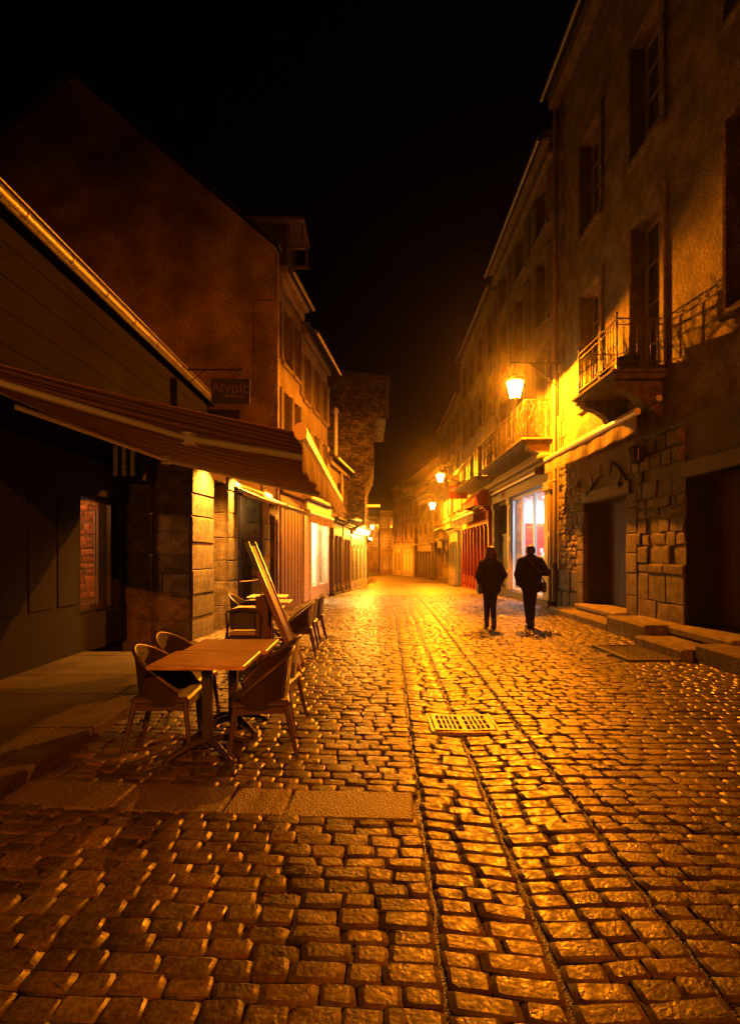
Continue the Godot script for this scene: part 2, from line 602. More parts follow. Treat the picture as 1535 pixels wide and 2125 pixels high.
func left_edge(d: float) -> float:
	if d < 8.4:
		return -2.36
	if d < 10.0:
		return lerpf(-2.36, -3.2, (d - 8.4) / 1.6)
	return -3.2 + 0.12 * (d - 10.0)

func sheet(b: B, d0: float, d1: float, nd: int, x0: float, x1: float, nx: int, drop: float, with_uv := false):
	for i in nd:
		for j in nx:
			var p = []
			var t = []
			for k in [[0, 0], [1, 0], [1, 1], [0, 1]]:
				var d = lerpf(d0, d1, float(i + k[0]) / nd)
				var x = lerpf(x0, x1, float(j + k[1]) / nx)
				p.append(V(x, gy(x, d) - drop, d))
				t.append(Vector2((x - 0.03 * d) / 2.3, (d + 0.05 * x) / 2.3))
			if with_uv:
				b.quad_uv(p, t, Vector3.UP)
			else:
				b.quad(p[0], p[1], p[2], p[3], Vector3.UP)

# one stone: x, s (along the street), width, length, ring heights follow the ground
func sett(b: B, o: Vector3, x: float, s: float, w: float, l: float, r: RandomNumberGenerator, lift := 0.0, dome := 0.005):
	var hw = w / 2.0
	var hl = l / 2.0
	var c = minf(hw, hl) * r.randf_range(0.1, 0.26)
	var e = r.randf_range(0.007, 0.013)
	var tx = r.randf_range(-0.025, 0.025)
	var ts = r.randf_range(-0.03, 0.03)
	var out = []
	for k in [[-hw + c, -hl], [hw - c, -hl], [hw, -hl + c], [hw, hl - c], [hw - c, hl], [-hw + c, hl], [-hw, hl - c], [-hw, -hl + c]]:
		out.append(Vector2(k[0] + r.randf_range(-0.011, 0.006), k[1] + r.randf_range(-0.009, 0.006)))
	var ring = [[], [], []]
	var nr = [[], [], []]
	var rise = r.randf_range(-0.006, 0.006) + lift
	for q in out:
		var dir = Vector3(q.x, 0, -q.y).normalized()
		for k in 3:
			var f: float = [1.0, 1.0, 1.0 - 1.1 * e / maxf(0.04, minf(hw, hl))][k]
			var px = x + q.x * f
			var ps = s + q.y * f
			var d = ps - 0.05 * px
			var yy: float = gy(px, d) + rise + tx * q.x + ts * q.y + [-0.045, -e * 0.9, 0.0][k] + (r.randf_range(-0.003, 0.003) if k == 2 else 0.0)
			ring[k].append(V(px, yy, d) - o)
			nr[k].append([dir, (dir * 0.62 + Vector3.UP * 0.8).normalized(), (dir * 0.05 + Vector3.UP).normalized()][k])
	var cd = s - 0.05 * x
	var ctr = V(x, gy(x, cd) + rise + dome * r.randf_range(0.3, 1.2), cd) - o
	var cn = Vector3(r.randf_range(-0.08, 0.08), 1, r.randf_range(-0.08, 0.08)).normalized()
	for i in 8:
		var j = (i + 1) % 8
		for k in 2:
			var n0: Vector3 = nr[k][i]
			var n1: Vector3 = nr[k][j]
			b.tri_n(ring[k][i], ring[k + 1][i], ring[k + 1][j], n0, n0, n1)
			b.tri_n(ring[k][i], ring[k + 1][j], ring[k][j], n0, n1, n1)
		b.tri_n(ring[2][i], ring[2][j], ctr, nr[2][i], nr[2][j], cn)

func tint(r: RandomNumberGenerator) -> Color:
	var g = r.randf_range(0.5, 1.28)
	var w = r.randf_range(-0.012, 0.02)
	return Color((0.21 + w) * g, 0.172 * g, (0.135 - w * 0.5) * g)

func build_ground():
	var land = B.new()
	land.box(Vector3(0, -2.0, -40), Vector3(500, 0.1, 500))
	var g = mk(land, "ground", M.earth)
	g.set_meta("kind", "structure")
	var st = structure("street")
	var b = B.new()
	sheet(b, 1.0, 24.6, 120, -3.6, 5.8, 48, 0.02)
	mk(b, "bedding", M.joint, st)
	b = B.new()
	sheet(b, 24.5, 70.0, 60, -4.0, 7.5, 24, 0.0, true)
	sheet(b, -10.0, 1.0, 6, -3.6, 5.8, 24, 0.0, true)
	mk(b, "far_paving", M.far_setts, st)
	var r = RandomNumberGenerator.new()
	r.seed = 17
	var list = []
	var s = 1.05
	while s < 24.5:
		var l = r.randf_range(0.1, 0.135)
		# four fields across: terrace side, the two halves of the gutter band, far side
		var jig = r.randf_range(-0.006, 0.006)
		var jag = r.randf_range(-0.006, 0.006)
		for field in 4:
			var mid = s + l / 2.0
			var gx = gutter_x(mid)
			var x0: float = [left_edge(mid + 0.05) + 0.02, gx - 0.448 + jig, gx + 0.008 + jag, gx + 0.552 - jig][field]
			var x1: float = [gx - 0.465 + jig, gx - 0.012 + jag, gx + 0.535 - jig, 5.7][field]
			var x = x0
			while x < x1 - 0.05:
				var w: float = r.randf_range(0.125, 0.225) if field in [0, 3] else r.randf_range(0.14, 0.27)
				if x1 - (x + w) < 0.1:
					w = x1 - x
				var cx = x + w / 2.0
				x += w
				var d = mid - 0.05 * cx
				if absf(cx) > 0.68 * d + 1.2:
					continue
				if field == 0 and mid > 3.34 and mid < 3.76:
					continue
				if absf(cx - 0.87) < 0.34 and absf(d - 5.33) < 0.3:
					continue
				if cx > 3.7 and absf(d - 8.8) < 0.72 and cx < 4.75:
					continue
				list.append([cx, mid + (r.randf_range(-0.012, 0.012)), w - 0.006, l - 0.005, field])
		s += l
	# rank by size in the picture
	for q in list:
		var d: float = q[1] - 0.05 * q[0]
		var inside: bool = absf(q[0]) < 0.655 * d and d > 2.0
		q.append((q[2] * q[3] / (d * d * d)) if inside else 0.0)
	list.sort_custom(func(a, c): return a[5] > c[5])
	var rest = B.new()
	for i in list.size():
		var q: Array = list[i]
		var worn: float = 0.003 if q[4] in [0, 3] else 0.008
		var d: float = q[1] - 0.05 * q[0]
		if i < 300:
			var one = B.new()
			one.col = tint(r)
			var o = V(q[0], gy(q[0], d), d)
			sett(one, o, q[0], q[1], q[2], q[3], r, 0.0, worn)
			mk(one, "sett", M.sett, st).position = o
		else:
			rest.col = tint(r)
			sett(rest, Vector3.ZERO, q[0], q[1], q[2], q[3], r, 0.0, worn)
	var far = mk(rest, "small_setts", M.sett, st)
	far.set_meta("kind", "stuff")
	# the course of long, pecked granite slabs across the terrace side
	var x = -2.36
	for w in [0.78, 0.68, 0.38, 0.8]:
		var sl = B.new()
		var cx: float = x + w / 2.0
		var cd = 3.55 - 0.05 * cx
		sl.cbox(Vector3.ZERO, Vector3(w - 0.016, 0.1, 0.39), 0.012)
		var o = mk(sl, "kerb_slab", M.rough_slab, st)
		o.position = V(cx, gy(cx, cd) - 0.046, cd)
		o.rotation.y = -0.05
		x += w
	# raised pavement along the dark shop
	var pv = structure("pavement")
	b = B.new()
	b.span(V(-4.6, -0.3, -6.0), V(-2.62, 0.105, 8.4))
	mk(b, "pavement_bed", M.joint, pv)
	var d = -6.0
	while d < 8.3:
		var l = minf(r.randf_range(0.9, 1.5), 8.4 - d)
		b = B.new()
		b.cbox(Vector3.ZERO, Vector3(0.3, 0.42, l - 0.014), 0.015)
		mk(b, "kerbstone", M.pavement, pv).position = V(-2.48, -0.08, d + l / 2.0)
		b = B.new()
		b.cbox(Vector3.ZERO, Vector3(1.9, 0.06, l - 0.012), 0.008)
		mk(b, "paving_slab", M.pavement, pv).position = V(-3.595, 0.1, d + l / 2.0)
		d += l
	build_grate()
	build_manhole()

func build_grate():
	var t = thing("drain_grate", "two-part cast iron drain grate sunk in the gutter between the setts", "drain grate", V(0.87, gy(0.83, 5.33), 5.33))
	for side in [-1, 1]:
		var b = B.new()
		var w = 0.275
		var len = 0.48
		b.box(Vector3(side * 0.012, 0, 0), Vector3(0.024, 0.05, len))
		b.box(Vector3(side * (w - 0.02), 0, 0), Vector3(0.04, 0.05, len))
		for k in 4:
			b.box(Vector3(side * w / 2.0, 0.001, -len / 2.0 + 0.022 + k * (len - 0.044) / 3.0), Vector3(w - 0.03, 0.05, 0.036 if k in [0, 3] else 0.022))
		for k in 4:
			b.box(Vector3(side * (0.024 + (k + 1) * (w - 0.062) / 5.0), 0.0005, 0), Vector3(0.02, 0.05, len - 0.05))
		var o = mk(b, "grate_leaf", M.cast_iron, t)
		o.rotation.z = side * 0.05
		o.position.y = -0.006
	var f = B.new()
	for k in [[-0.3, 0, 0.03, 0.56], [0.3, 0, 0.03, 0.56]]:
		f.box(Vector3(k[0], -0.002, 0), Vector3(k[2], 0.06, k[3]))
	for k in [-0.265, 0.265]:
		f.box(Vector3(0, -0.012, k), Vector3(0.57, 0.06, 0.03))
	mk(f, "grate_frame", M.cast_iron, t)
	f = B.new()
	f.box(Vector3(0, -0.3, 0), Vector3(0.6, 0.02, 0.56))
	mk(f, "sump", M.black_paint, t)

func build_manhole():
	var t = thing("manhole_cover", "square studded iron manhole cover in the setts before the stone steps", "manhole cover", V(4.22, gy(4.22, 8.8), 8.8))
	var b = B.new()
	for k in [-1, 1]:
		b.box(Vector3(k * 0.46, -0.01, 0), Vector3(0.05, 0.06, 1.34))
		b.box(Vector3(0, -0.0105, k * 0.645), Vector3(0.87, 0.06, 0.05))
	mk(b, "cover_frame", M.old_iron, t)
	b = B.new()
	b.box(Vector3(0, -0.02, 0), Vector3(0.86, 0.04, 1.23))
	mk(b, "lid", M.old_iron, t)
	b = B.new()
	for i in 12:
		for j in 17:
			b.cbox(Vector3(-0.385 + i * 0.07, 0.003, -0.56 + j * 0.07), Vector3(0.04, 0.016, 0.04), 0.004)
	mk(b, "studs", M.old_iron, t).set_meta("kind", "stuff")

# ---------------------------------------------------------------- helpers: buildings
# A facade runs from point a to point b on the ground; p is any measure along it (depth d, or x), out points away from the wall.
func face(a: Vector3, b: Vector3, p0: float, p1: float, toward: Vector3) -> Dictionary:
	var u = (b - a).normalized()
	var n = Vector3(-u.z, 0, u.x)
	if n.dot(toward) < 0.0:
		n = -n
	return {"a": a, "b": b, "u": u, "n": n, "p0": p0, "p1": p1, "len": a.distance_to(b)}

func street_face(x0: float, d0: float, x1: float, d1: float) -> Dictionary:
	return face(V(x0, 0, d0), V(x1, 0, d1), d0, d1, Vector3(1 if x0 < 2.5 else -1, 0, 0))

func cross_face(x0: float, x1: float, d: float) -> Dictionary:
	return face(V(x0, 0, d), V(x1, 0, d), x0, x1, Vector3(0, 0, 1))

func fp(f: Dictionary, p: float, y: float, out := 0.0) -> Vector3:
	return f.a.lerp(f.b, (p - f.p0) / (f.p1 - f.p0)) + Vector3.UP * y + f.n * out

func fbox(b: B, f: Dictionary, p0: float, p1: float, y0: float, y1: float, o0: float, o1: float, e := 0.0):
	var at = (fp(f, p0, y0, o0) + fp(f, p1, y1, o1)) / 2.0
	var size = Vector3(absf(p1 - p0) * f.len / absf(f.p1 - f.p0), absf(y1 - y0), absf(o1 - o0))
	var t = Basis(f.u, Vector3.UP, f.n)
	if e > 0.0:
		b.cbox(at, size, e, t)
	else:
		b.box(at, size, t)

# holes: [p0, p1, y0, y1]
func wall(parent: Node, f: Dictionary, y0: float, y1: float, holes: Array, m: Material, th := 0.35, called := "wall") -> MeshInstance3D:
	var b = B.new()
	var ps = [f.p0, f.p1]
	var ys = [y0, y1]
	for h in holes:
		ps.append(h[0]); ps.append(h[1]); ys.append(h[2]); ys.append(h[3])
	ps.sort()
	ys.sort()
	for i in ps.size() - 1:
		for j in ys.size() - 1:
			if ps[i + 1] - ps[i] < 0.001 or ys[j + 1] - ys[j] < 0.001:
				continue
			var pm: float = (ps[i] + ps[i + 1]) / 2.0
			var ym: float = (ys[j] + ys[j + 1]) / 2.0
			var open = false
			for h in holes:
				if pm > h[0] and pm < h[1] and ym > h[2] and ym < h[3]:
					open = true
			if open:
				continue
			for o in [0.0, -th]:
				b.quad(fp(f, ps[i], ys[j], o), fp(f, ps[i + 1], ys[j], o), fp(f, ps[i + 1], ys[j + 1], o), fp(f, ps[i], ys[j + 1], o), f.n if o == 0.0 else -f.n)
	for h in holes:
		var up = Vector3.UP
		b.quad(fp(f, h[0], h[2]), fp(f, h[0], h[3]), fp(f, h[0], h[3], -th), fp(f, h[0], h[2], -th), f.u)
		b.quad(fp(f, h[1], h[2]), fp(f, h[1], h[3]), fp(f, h[1], h[3], -th), fp(f, h[1], h[2], -th), -f.u)
		b.quad(fp(f, h[0], h[3]), fp(f, h[1], h[3]), fp(f, h[1], h[3], -th), fp(f, h[0], h[3], -th), -up)
		b.quad(fp(f, h[0], h[2]), fp(f, h[1], h[2]), fp(f, h[1], h[2], -th), fp(f, h[0], h[2], -th), up)
	for e in [[f.p0, -f.u], [f.p1, f.u]]:
		b.quad(fp(f, e[0], y0), fp(f, e[0], y1), fp(f, e[0], y1, -th), fp(f, e[0], y0, -th), e[1])
	b.quad(fp(f, f.p0, y1), fp(f, f.p1, y1), fp(f, f.p1, y1, -th), fp(f, f.p0, y1, -th), Vector3.UP)
	return mk(b, called, m, parent)

# a glazed window set back in its opening: frame with glazing bars, panes of glass, a closed curtain behind
func window(parent: Node, f: Dictionary, h: Array, o := {}) -> MeshInstance3D:
	var cols: int = o.get("cols", 2)
	var rows: int = o.get("rows", 3)
	var back: float = o.get("back", -0.2)
	var k: float = absf(f.p1 - f.p0) / f.len
	var fw: float = o.get("bar", 0.055) * k
	var fy: float = o.get("bar", 0.055)
	var m: Material = o.get("frame", M.frame)
	var b = B.new()
	fbox(b, f, h[0], h[0] + fw, h[2], h[3], back - 0.05, back)
	fbox(b, f, h[1] - fw, h[1], h[2], h[3], back - 0.05, back)
	fbox(b, f, h[0] + fw, h[1] - fw, h[3] - fy, h[3], back - 0.05, back)
	fbox(b, f, h[0] + fw, h[1] - fw, h[2], h[2] + fy, back - 0.05, back)
	for i in range(1, cols):
		var p: float = lerpf(h[0], h[1], float(i) / cols)
		fbox(b, f, p - fw * 0.6, p + fw * 0.6, h[2] + fy, h[3] - fy, back - 0.045, back + 0.012)
	for j in range(1, rows):
		var y: float = lerpf(h[2], h[3], float(j) / rows)
		for i in cols:
			fbox(b, f, lerpf(h[0], h[1], float(i) / cols) + fw, lerpf(h[0], h[1], float(i + 1) / cols) - fw, y - 0.016, y + 0.016, back - 0.04, back - 0.01)
	var w = mk(b, o.get("called", "window"), m, parent)
	for i in cols:
		for j in rows:
			var g = B.new()
			fbox(g, f, lerpf(h[0], h[1], float(i) / cols) + fw, lerpf(h[0], h[1], float(i + 1) / cols) - fw, lerpf(h[2], h[3], float(j) / rows) + 0.02, lerpf(h[2], h[3], float(j + 1) / rows) - 0.02, back - 0.03, back - 0.026)
			mk(g, "pane", o.get("pane", M.pane), w)
	if o.get("curtain", true):
		var c = B.new()
		var n = 14
		for i in n:
			fbox(c, f, lerpf(h[0], h[1], float(i) / n), lerpf(h[0], h[1], (i + 0.9) / n), h[2], h[3], back - 0.16 - 0.02 * (i % 2), back - 0.13 - 0.02 * (i % 2))
		mk(c, "curtain", o.get("cloth", M.curtain), w)
	if o.get("sill", true):
		var s = B.new()
		fbox(s, f, h[0] - 0.1 * k, h[1] + 0.1 * k, h[2] - 0.12, h[2] - 0.002, -0.1, 0.08, 0.012)
		mk(s, "sill", o.get("sill_mat", M.stone3), w)
	return w

func shutter(parent: Node, f: Dictionary, p0: float, p1: float, y0: float, y1: float, m: Material):
	var b = B.new()
	fbox(b, f, p0, p1, y0, y1, 0.015, 0.045)
	fbox(b, f, p0, p1, y1 - 0.14, y1, 0.045, 0.06)
	fbox(b, f, p0, p1, y0, y0 + 0.14, 0.045, 0.06)
	var n = int((y1 - y0 - 0.3) / 0.09)
	for i in n:
		var y = y0 + 0.16 + i * (y1 - y0 - 0.32) / n
		fbox(b, f, p0 + 0.04, p1 - 0.04, y, y + 0.05, 0.045, 0.058)
	mk(b, "shutter", m, parent)

# courses of separate stones laid over a wall; each one its own mesh
func masonry(parent: Node, f: Dictionary, p0: float, p1: float, y0: float, y1: float, o := {}):
	var r = RandomNumberGenerator.new()
	r.seed = o.get("seed", 5)
	var k: float = absf(f.p1 - f.p0) / f.len
	var y = y0
	var gap: float = o.get("gap", 0.012)
	while y < y1 - 0.03:
		var h: float = r.randf_range(o.rows[0], o.rows[1])
		if y1 - (y + h) < o.rows[0] * 0.5:
			h = y1 - y
		var p = p0
		while p < p1 - 0.02 * k:
			var w: float = r.randf_range(o.widths[0], o.widths[1]) * k
			if p1 - (p + w) < o.widths[0] * 0.6 * k:
				w = p1 - p
			var b = B.new()
			var proud: float = r.randf_range(o.proud[0], o.proud[1])
			var j: float = o.get("jitter", 0.0)
			var q = [r.randf_range(-j, j), r.randf_range(-j, j), r.randf_range(-j, j), r.randf_range(-j, j)]
			stone(b, f, p + gap * k, p + w - gap * k, y + gap, y + h - gap, proud, minf(o.get("round", 0.015), h * 0.25), q)
			var at = fp(f, p + w / 2.0, y + h / 2.0)
			for i in b.v.size():
				b.v[i] -= at
			mk(b, "stone", M[o.get("mats", "stone") + str(r.randi_range(0, 3))], parent).position = at
			p += w
		y += h

func stone(b: B, f: Dictionary, p0: float, p1: float, y0: float, y1: float, proud: float, e: float, q: Array):
	# front face inset from a slightly crooked outline, sides running back into the wall
	var k: float = absf(f.p1 - f.p0) / f.len
	var rim = [[p0 + q[0] * k, y0 + q[1]], [p1 + q[2] * k, y0 + q[3]], [p1 + q[1] * k, y1 + q[0]], [p0 + q[3] * k, y1 + q[2]]]
	var cp = (p0 + p1) / 2.0
	var cy = (y0 + y1) / 2.0
	var rings = []
	for lay in [[-0.05, 0.0], [maxf(0.0, proud - e), 0.0], [proud, e]]:
		var ring = []
		for c in rim:
			ring.append(fp(f, c[0] - signf(c[0] - cp) * lay[1] * k, c[1] - signf(c[1] - cy) * lay[1], lay[0]))
		rings.append(ring)
	var mid = fp(f, cp, cy, proud - 0.2)
	for l in 2:
		for i in 4:
			var i2 = (i + 1) % 4
			var c: Vector3 = (rings[l][i] + rings[l + 1][i2]) / 2.0
			b.quad(rings[l][i], rings[l][i2], rings[l + 1][i2], rings[l + 1][i], c - mid)
	var top = fp(f, cp + q[1] * k * 2.0, cy + q[2] * 2.0, proud + e * 0.5)
	for i in 4:
		b.tri(rings[2][i], rings[2][(i + 1) % 4], top, f.n)

# a sloping roof from the eave up and away from the street, with rafters' ends and gutter
func roof(parent: Node, f: Dictionary, y: float, run: float, rise: float, over := 0.35, gutter := true, m: Material = null):
	var b = B.new()
	var drop = rise / run * over
	var a = [fp(f, f.p0, y - drop + 0.12, over), fp(f, f.p1, y - drop + 0.12, over), fp(f, f.p1, y + rise + 0.12, -run), fp(f, f.p0, y + rise + 0.12, -run)]
	var lo = []
	for q in a:
		lo.append(q - Vector3(0, 0.14, 0))
	var up: Vector3 = (Vector3.UP * run + f.n * rise).normalized()
	b.quad(a[0], a[1], a[2], a[3], up)
	b.quad(lo[0], lo[1], lo[2], lo[3], -up)
	b.quad(a[0], a[1], lo[1], lo[0], f.n)
	b.quad(a[0], a[3], lo[3], lo[0], -f.u)
	b.quad(a[1], a[2], lo[2], lo[1], f.u)
	var rf = mk(b, "roof", m if m else M.slate, parent)
	if gutter:
		b = B.new()
		b.tube([fp(f, f.p0, y - drop + 0.02, over + 0.07), fp(f, f.p1, y - drop + 0.02, over + 0.07)], 0.075, 0.075, 8)
		mk(b, "gutter", M.zinc, rf)

func downpipe(parent: Node, f: Dictionary, p: float, y0: float, y1: float, r := 0.055, out := 0.09):
	var b = B.new()
	b.tube([fp(f, p, y0, out), fp(f, p, y1, out)], r, r, 8)
	var y = y0 + 0.6
	while y < y1:
		b.lathe([[r + 0.004, -0.03], [r + 0.014, -0.02], [r + 0.014, 0.02], [r + 0.004, 0.03]], fp(f, p, y, out), 8)
		fbox(b, f, p - 0.02, p + 0.02, y - 0.015, y + 0.015, 0.0, out - r * 0.7)
		y += 1.9
	return mk(b, "downpipe", M.pipe, parent)

# a plain terraced house with regular windows, for the rest of the street
func terrace_house(label: String, f: Dictionary, base: float, top: float, o := {}) -> Node3D:
	var t = thing("house", label, "house", fp(f, (f.p0 + f.p1) / 2.0, base), "houses lining the street")
	var local = -t.position
	var holder = t
	var holes = []
	var k: float = absf(f.p1 - f.p0) / f.len
	var first: float = o.get("first", base + 3.6)
	var floors: int = o.get("floors", 2)
	var bays: int = o.get("bays", 3)
	var fh: float = (top - 0.5 - first) / maxi(floors, 1)
	for i in floors:
		for j in bays:
			var c: float = lerpf(f.p0, f.p1, (j + 0.5) / bays)
			var w: float = o.get("ww", 1.0) * k / 2.0
			holes.append([c - w, c + w, first + i * fh + 0.5, first + i * fh + minf(fh - 0.35, 2.5)])
	var all = holes.duplicate()
	var extra: Array = o.get("holes", [])
	all.append_array(extra)
	wall(t, f, base - 1.2, top, all, o.get("mat", M.plaster))
	for h in holes:
		window(t, f, h, {"cols": 2, "rows": 3})
		if o.get("shutters", false):
			shutter(t, f, h[0] - 0.48 * k, h[0] - 0.02 * k, h[2], h[3], M.shutter)
			shutter(t, f, h[1] + 0.02 * k, h[1] + 0.48 * k, h[2], h[3], M.shutter)
	var b = B.new()
	for e in [f.p0, f.p1]:
		b.quad(fp(f, e, base - 1.2, -0.01), fp(f, e, top, -0.01), fp(f, e, top, -7.0), fp(f, e, base - 1.2, -7.0), f.u * signf(e - f.p0 - 0.01))
	b.quad(fp(f, f.p0, base - 1.2, -7.0), fp(f, f.p1, base - 1.2, -7.0), fp(f, f.p1, top, -7.0), fp(f, f.p0, top, -7.0), -f.n)
	mk(b, "side_wall", o.get("side", o.get("mat", M.plaster)), t)
	b = B.new()
	fbox(b, f, f.p0, f.p1, top - 0.42, top - 0.12, 0.002, 0.16, 0.03)
	fbox(b, f, f.p0, f.p1, top - 0.12, top, 0.002, 0.26, 0.03)
	mk(b, "cornice", o.get("trim", M.stone3), t)
	roof(t, f, top, 4.0, o.get("rise", 3.2), o.get("over", 0.3))
	if o.get("band", true):
		b = B.new()
		fbox(b, f, f.p0, f.p1, first - 0.02, first + 0.16, 0.002, 0.06)
		mk(b, "string_course", o.get("trim", M.stone3), t)
	for c in t.get_children():
		c.position += local
	return t

# glazed shopfront: posts, panes between them, stall riser, fascia and cornice, all proud of the wall
func shopfront(parent: Node, f: Dictionary, p0: float, p1: float, y0: float, y1: float, n: int, m: Material, o := {}) -> MeshInstance3D:
	var k: float = absf(f.p1 - f.p0) / f.len
	var b = B.new()
	var riser: float = o.get("riser", 0.5)
	var head: float = o.get("head", 0.55)
	var d: float = o.get("deep", 0.16)
	fbox(b, f, p0, p1, y1 - head, y1, -0.02, d)
	fbox(b, f, p0 - 0.06 * k, p1 + 0.06 * k, y1, y1 + 0.1, -0.02, d + 0.12, 0.02)
	fbox(b, f, p0 - 0.1 * k, p1 + 0.1 * k, y1 + 0.1, y1 + 0.2, -0.02, d + 0.24, 0.02)
	var rs = B.new()
	fbox(rs, f, p0, p1, y0 - 0.6, y0 + 0.14, -0.02, d + 0.03)
	for i in n:
		var a: float = lerpf(p0, p1, float(i) / n)
		var e: float = lerpf(p0, p1, float(i + 1) / n)
		fbox(rs, f, a + 0.1 * k, e - 0.1 * k, y0 + 0.14, y0 + riser, 0.0, d - 0.05)
		fbox(rs, f, a + 0.16 * k, e - 0.16 * k, y0 + 0.2, y0 + riser - 0.07, d - 0.05, d - 0.03)
	var s = mk(b, "shopfront", m, parent)
	mk(rs, "stall_riser", m, s)
	for i in n + 1:
		var p: float = lerpf(p0, p1, float(i) / n)
		var q = B.new()
		var w: float = (0.11 if i in [0, n] else 0.05) * k
		fbox(q, f, p - w, p + w, y0 + 0.14, y1 - head, 0.0, d, 0.01)
		fbox(q, f, p - w * 1.25, p + w * 1.25, y1 - head - 0.14, y1 - head - 0.002, 0.002, d + 0.03, 0.01)
		fbox(q, f, p - w * 1.25, p + w * 1.25, y0 + 0.142, y0 + 0.35, 0.002, d + 0.03, 0.01)
		mk(q, "post", m, s)
	for i in n:
		var a: float = lerpf(p0, p1, float(i) / n)
		var e: float = lerpf(p0, p1, float(i + 1) / n)
		var g = B.new()
		fbox(g, f, a + 0.05 * k, e - 0.05 * k, y0 + riser, y1 - head, 0.05, 0.055)
		mk(g, "pane", o.get("pane", M.pane), s)
	return s

func lettering(text: String, size: float, m: Material, parent: Node, t: Transform3D, called := "lettering", bold := false):
	var fnt = SystemFont.new()
	fnt.font_names = PackedStringArray(["Droid Serif" if bold else "Droid Sans"])
	var tm = TextMesh.new()
	tm.text = text
	tm.font = fnt
	tm.font_size = 32
	tm.pixel_size = size / 32.0
	tm.depth = 0.008
	tm.curve_step = 2.0
	piece(tm, called, m, parent, t)

func spot(parent: Node, at: Vector3, to: Vector3, energy: float, angle: float, c: Color, size := 0.03):
	var l = SpotLight3D.new()
	l.name = "spot_light"
	l.light_color = c
	l.light_energy = energy
	l.spot_angle = angle
	l.spot_angle_attenuation = 1.0
	l.spot_range = 30.0
	l.spot_attenuation = 2.0
	l.light_size = size
	l.shadow_enabled = true
	l.transform = Transform3D(Basis.looking_at(to - at, Vector3.RIGHT), at)
	parent.add_child(l)

func omni(parent: Node, at: Vector3, energy: float, c: Color, size := 0.05):
	var l = OmniLight3D.new()
	l.name = "bulb_light"
	l.light_color = c
	l.light_energy = energy
	l.light_size = size
	l.omni_range = 30.0
	l.omni_attenuation = 2.0
	l.shadow_enabled = true
	l.position = at
	parent.add_child(l)

func panel_light(parent: Node, at: Vector3, dir: Vector3, size: Vector2, energy: float, c: Color):
	var l = AreaLight3D.new()
	l.name = "panel_light"
	l.light_color = c
	l.light_energy = energy
	l.area_size = size
	l.area_normalize_energy = true
	l.shadow_enabled = true
	l.transform = Transform3D(Basis.looking_at(dir, Vector3.UP if absf(dir.normalized().y) < 0.9 else Vector3.BACK), at)
	parent.add_child(l)

